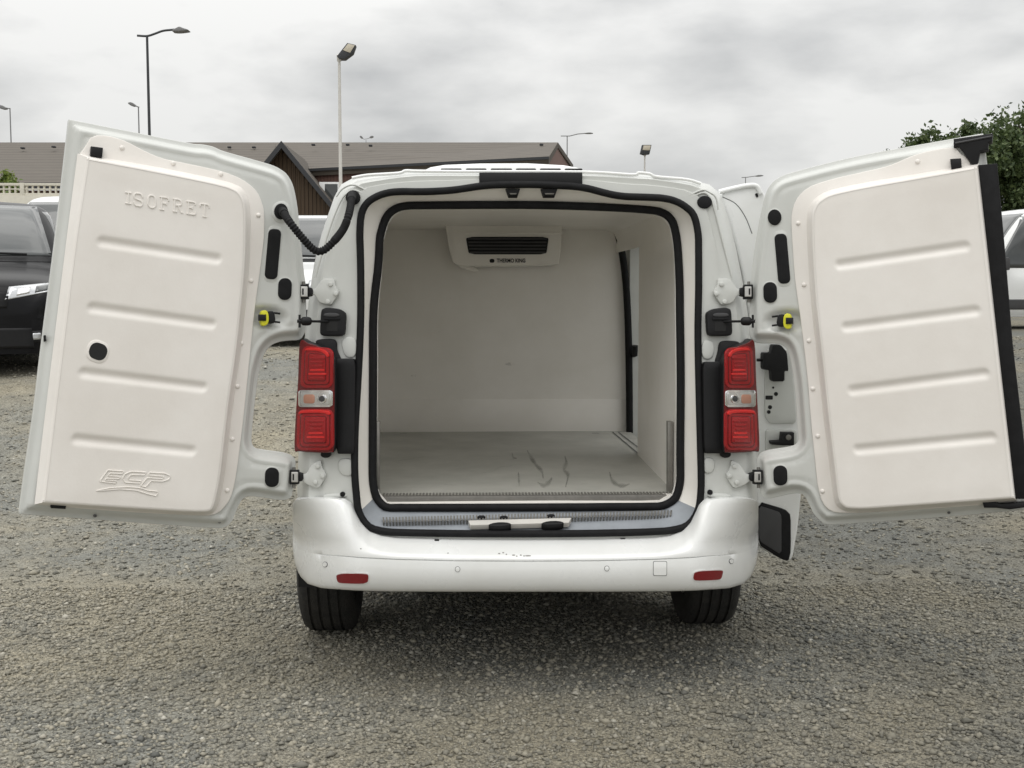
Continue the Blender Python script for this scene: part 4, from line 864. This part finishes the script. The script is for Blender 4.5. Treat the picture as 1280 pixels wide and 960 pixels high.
box('added_shade_box', (-.62, .56, .275), (-.12, .98, .42), M['dark'], van, bev=.06)  # unseen box, silencer in form, added to darken the ground under the van
V_, F2 = loft([np.array([(.25 + r * math.cos(a), .86 + r * math.sin(a), z) for a in np.linspace(0, 2 * math.pi, 32, endpoint=False)]) for r, z in ((.02, .27), (.20, .26), (.30, .275), (.315, .33), (.30, .42))])
put('added_shade_disc', mesh('added_shade_disc', V_, F2, M['dark']), van)  # unseen disc like a spare wheel, added to cut light under the van
tube('rear_axle', [(-.7, .97, .34), (.7, .97, .34)], .05, M['dark'], van, n=12)

# ------------------------------------------------------------------ parked vans behind
def parked_van(name, label, cat, loc, rotz, paint, H, W, L, low, group=None, nose=1.0):
    root = thing(name, label, cat, loc, rotz, group, local=True)
    ys = np.array([0, .03, .10, .28, .6, .95, 1.25, 1.55, 1.85, 2.3, 3.0, 4.0, L - .25, L - .08, L]) 
    hs = H - 1.25; zt = np.array([.70, .86, .96, 1.04, 1.12, 1.22, 1.25 + hs * .38, 1.25 + hs * .70, 1.25 + hs * .92, H - .01, H, H, H - .02, H - .08, H - .25])
    hw = W / 2 * np.array([.60, .74, .85, .935, .98, 1, 1, 1, 1, 1, 1, 1, 1, .985, .95])
    loops = []
    for y, z, w in zip(ys, zt, hw):
        tw = w * (1 - .17 * max(0, z - 1.0) / .9 * (1.92 / max(H, 1.92))); zb_ = .26
        half = [(0, z), (tw * .55, z - .008), (tw * .85, z - .04), (tw, z - .13 * min(1, (z - .5))), (w * .5 + tw * .5, max(min(1.25, z - .2), .62)), (w, min(1.0, z - .22)), (w, .62), (w * .985, .40), (w * .93, zb_)]
        l = [(-x, y, q) for x, q in half[::-1]] + [(x, y, q) for x, q in half[1:]]; loops.append(np.array(l))
    V, F_ = loft(loops, closed=False); n = len(loops[0]); F_.append(tuple(range(n))); F_.append(tuple(range((len(loops) - 1) * n, len(loops) * n)))
    bm = bmesh.new(); vv = [bm.verts.new(tuple(v)) for v in V]
    for f_ in F_: bm.faces.new([vv[k] for k in f_])
    bmesh.ops.recalc_face_normals(bm, faces=bm.faces); bmesh.ops.subdivide_edges(bm, edges=[e for e in bm.edges], cuts=2, smooth=0.6, use_grid_fill=True)
    me = bpy.data.meshes.new('body'); bm.to_mesh(me); tree = BVHTree.FromBMesh(bm); bm.free(); finish(me, paint, True, 60); put('body', me, root)
    def patch(nm, quad, m, ax, off=.006, n=12, par=root):
        q = np.array(quad, float); G = []; 
        for i in range(n + 1):
            for j in range(n + 1):
                s, t = i / n, j / n; p = (q[0] * (1 - s) + q[1] * s) * (1 - t) + (q[3] * (1 - s) + q[2] * s) * t
                o_, d_ = ((Vector((p[0], -3, p[1])), Vector((0, 1, 0))) if ax == 'F' else (Vector((3 * ax, p[0], p[1])), Vector((-ax, 0, 0))))
                h = tree.ray_cast(o_, d_)
                if h[0] is None: return None
                G.append(h[0] - d_ * off if ax != 'F' else h[0] + (h[1] if h[1].y < 0 else -h[1]) * off)
        F_ = [(i * (n + 1) + j, (i + 1) * (n + 1) + j, (i + 1) * (n + 1) + j + 1, i * (n + 1) + j + 1) for i in range(n) for j in range(n)]
        me = mesh(nm, G, F_, m); o = put(nm, me, par); md = o.modifiers.new('thick', 'SOLIDIFY'); md.thickness = off * 1.6; md.offset = -1; return o
    k = W / 1.92; zw = 1.25 + hs * .88
    ws = patch('windscreen', [(-.80 * k, 1.27), (.80 * k, 1.27), (.66 * k, zw), (-.66 * k, zw)], M['glass'], 'F', n=16)
    for s in (-1, 1):
        hl = patch('headlamp', [(s * .34 * k, .80), (s * .84 * k, .90), (s * .885 * k, .985), (s * .38 * k, .93)], M['lens'], 'F')
        patch('headlamp_cell', [(s * .45 * k, .842), (s * .57 * k, .868), (s * .585 * k, .925), (s * .46 * k, .912)], M['chrome'], 'F', off=.014, n=4)
        patch('headlamp_cell', [(s * .62 * k, .872), (s * .74 * k, .895), (s * .755 * k, .950), (s * .635 * k, .930)], M['glass'], 'F', off=.014, n=4)
        patch('fog_recess', [(s * .48 * k, .36), (s * .76 * k, .38), (s * .78 * k, .50), (s * .46 * k, .48)], M['plastic'], 'F', off=.006, n=6)
        patch('fog_lamp', [(s * .58 * k, .40), (s * .66 * k, .405), (s * .66 * k, .47), (s * .58 * k, .465)], M['lens'], 'F', off=.014, n=4)
        patch('front_side_window', [(1.05, 1.22), (2.15, 1.22), (2.12, zw - .05), (1.75, zw - .06)], M['glass'], s)
        patch('door_gap', [(2.24, .45), (2.26, .45), (2.24, zw), (2.225, zw)], M['seam'], s, n=8)
        patch('side_moulding', [(.95, .40), (L - 1.35, .40), (L - 1.35, .60), (.95, .60)], M['greyp'], s, n=8)
        p = box('wing_mirror', (s * (W / 2 + .08) - .09, 1.12, 1.17), (s * (W / 2 + .08) + .09, 1.25, 1.42), low, root, bev=.03)
        tube('wiper', [Vector((s * .05 - .42 * k + .42 * k * (s > 0), .93, 1.30)), Vector((s * .05 + .05 + .45 * k * (s > 0), .98, 1.285))], .012, M['plastic'], root, n=6)
    patch('bonnet_gap', [(-.82 * k, 1.20), (.82 * k, 1.20), (.80 * k, 1.255), (-.80 * k, 1.255)], M['plastic'], 'F', off=.004, n=10)
    patch('grille', [(-.36 * k, .72), (.36 * k, .72), (.38 * k, .88), (-.38 * k, .88)], M['plastic'], 'F', n=8)
    patch('lower_intake', [(-.60 * k, .32), (.60 * k, .32), (.58 * k, .52), (-.58 * k, .52)], M['plastic'], 'F', n=8)
    if low is not paint: patch('front_bumper', [(-.86 * k, .275), (.86 * k, .275), (.87 * k, .60), (-.87 * k, .60)], low, 'F', off=.004, n=16)
    for s in (-1, 1):
        for y in (.95, L - .95):
            cs = [(s * (W / 2 + .004), y + .40 * math.cos(a), .34 + .40 * math.sin(a)) for a in np.linspace(0, 2 * math.pi, 28, endpoint=False)]
            put('wheel_arch', mesh('wheel_arch', cs + [(c[0] - s * .1, c[1], c[2]) for c in cs], [tuple(range(28))] + [(i, (i + 1) % 28, 28 + (i + 1) % 28, 28 + i) for i in range(28)], M['dark'], smooth=False), root)
            t = put('tyre', TY, root, Matrix.Translation((s * (W / 2 - .10), y, .335))); put('rim', RM, t, Matrix.Identity(4))
    return root
def ground_at(px, D, gz=None):
    p = at(px, 400, D); return (p[0], p[1], float(zground(p[0], p[1])))
parked_van('parked_van', 'black van parked beyond the open door embossed with letters, its headlamp and windscreen in view', 'van', ground_at(-40, 7.6), rad(20), M['black'], 1.93, 1.92, 4.9, M['black'])
parked_van('parked_van', 'white van with grey windscreen parked behind the ribbed wiring hose', 'van', ground_at(352, 12.3), rad(-3), M['wpaint'], 1.97, 1.95, 4.9, M['wpaint'])
parked_van('parked_van', 'white high roof van parked behind the black van', 'van', ground_at(48, 17.0), rad(2), M['wpaint'], 2.62, 2.0, 5.4, M['wpaint'])
parked_van('parked_van', 'white van with grey sill seen side on near the leafy trees', 'van', ground_at(1148, 19.5), rad(-80), M['wpaint'], 2.45, 2.0, 5.6, M['greyp'])

# ------------------------------------------------------------------ building with tiled roofs and timber walls
bd = thing('timber_building', 'long low building with brown tiled roof and dark timber gable', 'building', tuple(at(400, 300, 40)[:2]) + (0.6,))
def quad(nm, P, m, par, th=None): 
    P = [np.asarray(p) for p in P]; F_ = [tuple(range(len(P)))]
    if th is not None:
        n = len(P); P = P + [p + np.asarray(th) for p in P]; F_ += [tuple(range(n, 2 * n))[::-1]] + [(i, (i + 1) % n, n + (i + 1) % n, n + i) for i in range(n)]
    return put(nm, mesh(nm, P, F_, m, smooth=False), par)
rl, rm = at(-220, 178, 48), at(345, 178, 47); rr = at(697.5, 178, 43.5)
el, em = at(-220, 229, 38), at(345, 229, 37.4); er0, er1 = at(380, 212, 37), at(686, 196.5, 33.5)
roof = quad('roof', [rl, rm, em, el], M['tiles'], bd, (0, .05, -.22)); quad('roof', [rm, rr, er1, er0, at(345, 214, 37.4)], M['tiles'], bd, (0, .05, -.22))
def fasc(nm, a, b, h, m): return quad(nm, [a + (0, -.06, .02), b + (0, -.06, .02), b + (0, -.06, -h), a + (0, -.06, -h)], m, bd, (0, .12, 0))
fasc('fascia', el, em, .22, M['fascia']); fasc('fascia', er0, er1, .07, M['fascia'])
dn = lambda p, z=0.4: np.array([p[0], p[1], z])
quad('wall', [el + (0, .6, -.2), em + (0, .6, -.2), dn(em + (0, .6, 0)), dn(el + (0, .6, 0))], M['timber2'], bd, (0, .3, 0))
w0, w1 = er0 + (0, .15, -.12), er1 + (-.1, .15, -.12)
quad('wall', [w0, w1, dn(w1), dn(w0)], M['timber2'], bd, (0, .3, 0))
e2 = at(714, 206, 53.0); quad('end_wall', [er1 + (-.02, .45, -.1), rr + (-.05, 0, -.1), e2, dn(e2), dn(er1 + (-.02, .45, 0))], M['timber2'], bd, (-.3, 0, 0))
quad('rear_roof', [rm, rr, e2 + (0.1, 0, 0), at(345, 206, 56)], M['tiles'], bd, (0, 0, -.2))
# cross gable
ap = at(352, 177.5, 34.5); gr_ = at(424, 266, 34.5); gl_ = at(280, 266, 34.5); bk = np.array([0, 5.0, 0])
quad('gable_wall', [ap + (0, .4, -.12), gr_ + (-.1, .4, -.05), dn(gr_ + (-.1, .4, 0)), dn(gl_ + (.1, .4, 0)), gl_ + (.1, .4, -.05)], M['timber'], bd, (0, .3, 0))
quad('gable_roof', [ap, gr_, gr_ + bk, ap + bk], M['tiles'], bd, (0, 0, -.14)); quad('gable_roof', [ap, gl_, gl_ + bk, ap + bk], M['tiles'], bd, (0, 0, -.14))
for g in (gr_, gl_): quad('bargeboard', [ap + (0, -.08, .03), g + (0, -.08, .03), g + (0, -.08, -.20), ap + (0, -.08, -.20)], M['fascia'], bd, (0, .10, 0))
# siding planks of the gable stand proud one by one
for k, x in enumerate(np.arange(300, 410, 5.2)):
    a = at(x, 262, 34.86); ytop = 181 + abs(x - 352) * 1.22 + 4; t_ = at(x, ytop, 34.86)
    if t_[2] < a[2]: continue
    box('siding_plank', (a[0] - .062, a[1] - .02, a[2] - 1.2), (a[0] + .062, a[1] + .05, t_[2]), M['timber'], bd, bev=0)
wn_ = vplane(33.9 + 2.2)
win = plate('window', wn_, [(399, 227.5), (424, 227.5), (424, 262), (399, 262)], -.1, .06, M['wpaint'], bd, bev=.01); plate('window_pane', wn_, [(406, 230), (422, 230), (422, 260), (406, 260)], .05, .065, M['glass'], win, bev=0)
for x, y, D in ((78, 186.5, 46), (40, 188, 46), (293, 187, 46), (323, 187, 46), (396, 184, 44), (438, 184, 44), (466, 185, 43.6), (675, 184, 42)):
    p = at(x, y, D); rp = p + (0, -1.0, 0)
    box('roof_vent', rp - (.07, .10, .06), rp + (.07, .10, .01), M['fascia'], roof, bev=.02)

# ------------------------------------------------------------------ lamps
def tall(px, ytop, Y, r, m, par, nm='pole'):
    p = at(px, ytop, Y); z0 = float(zground(p[0], p[1])); return tube(nm, [(p[0], p[1], z0), (p[0], p[1], z0 + (p[2] - z0) * .5), p], r, m, par, radii=[r * 1.25, r * 1.1, r * .85], n=12), p
def lamp_thing(label, px, Y, cat='street lamp', nm='street_lamp'):
    p = at(px, 300, Y); return thing(nm, label, cat, (p[0], p[1], float(zground(p[0], p[1]))))
t = lamp_thing('tall dark grey street lamp with one curved arm, thickest of the street lamps', 183.8, 26)
tall(183.8, 45, 26, .036, M['poled'], t)
tube('arm', [at(x, y, 26) for x, y in catmull([(171.5, 44.5), (184, 45), (194, 42), (204, 38.5), (218, 37)], 5)], .028, M['poled'], t, n=8)
hp = catmull([(214, 38), (220, 34.5), (224, 33), (228, 34.5), (235, 37), (228, 38.5), (220, 39)], 4, True)
plate('lamp_head', vplane(26), [tuple(q) for q in hp], -.22, .06, M['poleg'], t, bev=.02, back=True)
def flood(label, px, ytop, Y, r, head, lens):
    t = lamp_thing(label, px, Y, 'floodlight', 'floodlight'); tall(px, ytop, Y, r, M['polew'], t)
    hd = plate('lamp_head', vplane(Y), head, -.10, .10, M['poled'], t, bev=.01, back=True); plate('lamp_glass', vplane(Y), lens, .09, .112, M['led'], hd, bev=.004)
    a = at(px, ytop, Y); tube('bracket', [a + (0, 0, -.05), a + (0, -.05, .06)], r * 1.4, M['polew'], hd, n=8)
flood('white pole floodlight with tilted head rising in front of the timber gable', 424, 73, 18, .030, [(421, 70), (434, 53.5), (444.5, 56), (441, 66), (431, 73.5), (424, 73.5)], [(428.5, 62.5), (435, 54.5), (443.5, 56.5), (437.5, 66)])
flood('floodlight on slim pole behind the van roof, far from any building', 806, 193, 36, .030, [(800.5, 192), (803, 181), (814.5, 181), (812, 192.5), (805, 193.5)], [(803.2, 187.5), (804.5, 181.8), (813.6, 181.8), (812.2, 188)])
def arm_lamp(label, px, Y, top, arm, head, m='poleg', r=.03):
    t = lamp_thing(label, px, Y); tall(px, top, Y, r, M[m], t)
    tube('arm', [at(x, y, Y) for x, y in arm], r * .8, M[m], t, n=6)
    for (x0, y0), (x1, y1) in head: plate('lamp_head', vplane(Y), chaikin([(x0, y0), ((x0 + x1) / 2, min(y0, y1) - 1.3), (x1, y1), ((x0 + x1) / 2, max(y0, y1) + .6)], 1), -.15, .1, M[m], t, bev=.01, back=True)
arm_lamp('slim grey street lamp standing just beyond the end gable of the timber building', 709, 58, 170, [(701, 170), (712, 170), (722, 167.5), (733, 166.5)], [((730, 166.5), (743, 166.5))])
arm_lamp('distant street lamp seen above the open sliding door', 932, 70, 222, [(927, 222), (934, 221.5), (944, 220)], [((943, 220), (956, 219.5))])
arm_lamp('small distant twin armed lamp above the roof ridge', 457.5, 75, 175, [(450, 170.5), (455, 174), (459, 173.5), (467, 170.5)], [((449, 170.5), (454, 172.5)), ((461, 172), (467.5, 170.5))], r=.022)
arm_lamp('short armed lamp rising next to the thick dark street lamp', 173, 46, 133.5, [(174, 134), (168, 132), (163, 130)], [((158.5, 128.5), (170, 132))])
arm_lamp('street lamp with a dark foot standing above the tiled roof', 12.4, 52, 135, [(13, 136), (6, 134.5), (0, 133)], [((-6, 132), (9, 136))])

# ------------------------------------------------------------------ lattice wall and shrub on the left
fp = at(30, 240, 25); fn = thing('lattice_fence', 'cream lattice fence with square openings below the tiled roof', 'fence', (fp[0], fp[1], float(zground(fp[0], fp[1]))))
def fbar(nm, x0, y0, x1, y1, d=.08): 
    a, b = at(x0, y1, 25), at(x1, y0, 25); box(nm, (a[0], 24.95 - d / 2, a[2]), (b[0], 24.95 + d / 2, b[2]), M['fence'], fn, bev=.006)
fbar('rail', -60, 229.5, 120, 232.2, .12); fbar('rail', -60, 236.2, 120, 237.2); fbar('rail', -60, 242, 120, 245, .12)
for k, x in enumerate(np.arange(-59.5, 119, 7.2)): fbar('lattice_bar', x, 232.2, x + 1.6, 242, .07)
for x in (-34, 27.5, 89): fbar('post', x, 229, x + 4.5, 246, .16)
a, b = at(-60, 245, 25), at(120, 245, 25); box('base_wall', (a[0], 24.85, .4), (b[0], 25.05, a[2]), M['fence'], fn, bev=.01)

def leaf_mat(name, c1, c2):
    m = bpy.data.materials.new(name); m.use_nodes = True; t = m.node_tree; b = t.nodes['Principled BSDF']; b.inputs['Roughness'].default_value = .6
    rp = t.nodes.new('ShaderNodeValToRGB'); t.links.new(t.nodes.new('ShaderNodeNewGeometry').outputs['Random Per Island'], rp.inputs[0])
    rp.color_ramp.elements[0].color = (*c1, 1); rp.color_ramp.elements[1].color = (*c2, 1); t.links.new(rp.outputs[0], b.inputs['Base Color'])
    b.inputs['Subsurface Weight'].default_value = 0.0
    tr = t.nodes.new('ShaderNodeBsdfTranslucent'); t.links.new(rp.outputs[0], tr.inputs['Color']); mx = t.nodes.new('ShaderNodeMixShader'); mx.inputs[0].default_value = .25
    o = t.nodes['Material Output']; t.links.new(b.outputs[0], mx.inputs[1]); t.links.new(tr.outputs[0], mx.inputs[2]); t.links.new(mx.outputs[0], o.inputs['Surface']); return m
M['leaf'] = leaf_mat('leaf', (.040, .070, .022), (.125, .165, .060)); M['leaf2'] = leaf_mat('shrub_leaf', (.10, .16, .03), (.22, .27, .06))
def crown_mesh(c, R3, clumps, per, size, cr, m, name='crown'):
    d = rng.normal(size=(clumps, 3)); d /= np.linalg.norm(d, axis=1)[:, None]; rr_ = rng.uniform(.35, 1.0, clumps) ** .6 * rng.uniform(.82, 1.12, clumps)
    cc = np.asarray(c) + d * rr_[:, None] * np.asarray(R3); k = clumps * per
    P = np.repeat(cc, per, 0) + rng.normal(size=(k, 3)) * cr * np.repeat(rng.uniform(.6, 1.25, clumps), per)[:, None] * .46
    a = rng.normal(size=(k, 3)); a /= np.linalg.norm(a, axis=1)[:, None]; b = rng.normal(size=(k, 3)); b -= a * np.sum(a * b, 1)[:, None]; b /= np.linalg.norm(b, axis=1)[:, None]
    s = (size * rng.uniform(.6, 1.3, k))[:, None]
    V = np.stack([P - a * s, P + b * s * .55, P + a * s, P - b * s * .55], 1).reshape(-1, 3); Fc = np.arange(4 * k).reshape(-1, 4)
    return np_mesh(name, V, Fc, m), cc
def tree(label, px, cy, rpx, Y, squash=1.15, clumps=150, per=75):
    p = at(px, cy, Y); R = rpx / F_PX * (Y + 4.2); z0 = float(zground(p[0], p[1]))
    t = thing('leafy_tree', label, 'tree', (p[0], p[1], z0), 0, 'trees beyond the parking yard')
    me, cc = crown_mesh(p, (R, R, R * squash), clumps, int(per * 1.5), .080, R * .19, M['leaf']); put('crown', me, t)
    tube('trunk', [(p[0], p[1], z0), (p[0] + .08, p[1], z0 + (p[2] - z0) * .5), (p[0], p[1], p[2]), (p[0], p[1], p[2] + R * .8)], .2, M['bark'], t, radii=[.24, .19, .14, .04])
    for k in range(7):
        q = cc[int(rng.integers(len(cc)))]; tube('limb', [(p[0], p[1], p[2] - R * .5 + k * R * .15), (np.array(p) + q) / 2 + (0, 0, -.1), q], .06, M['bark'], t, radii=[.09, .06, .02], n=6)
tree('broad dark green tree behind the white van with the grey sill', 1272, 222, 80, 34, 1.05, 210)
tree('round green tree rising over the black bracket of the open door', 1206, 214, 58, 33, .95, 150)
tree('lower green tree at the thin end of the tree row', 1152, 212, 46, 36, .85, 100, 60)
tree('tall green tree at the outer end of the tree row', 1362, 205, 100, 36, 1.1, 150)
sp = at(6, 226, 27); sh = thing('shrub', 'light green shrub showing above the lattice fence', 'shrub', (sp[0], sp[1], float(zground(sp[0], sp[1]))))
me, cc = crown_mesh(sp + np.array([0, 0, -.2]), (.38, .35, .38), 26, 40, .05, .14, M['leaf2'], 'foliage'); put('foliage', me, sh)
tube('stem', [(sp[0], sp[1], float(zground(sp[0], sp[1]))), (sp[0], sp[1], sp[2])], .04, M['bark'], sh, n=8)
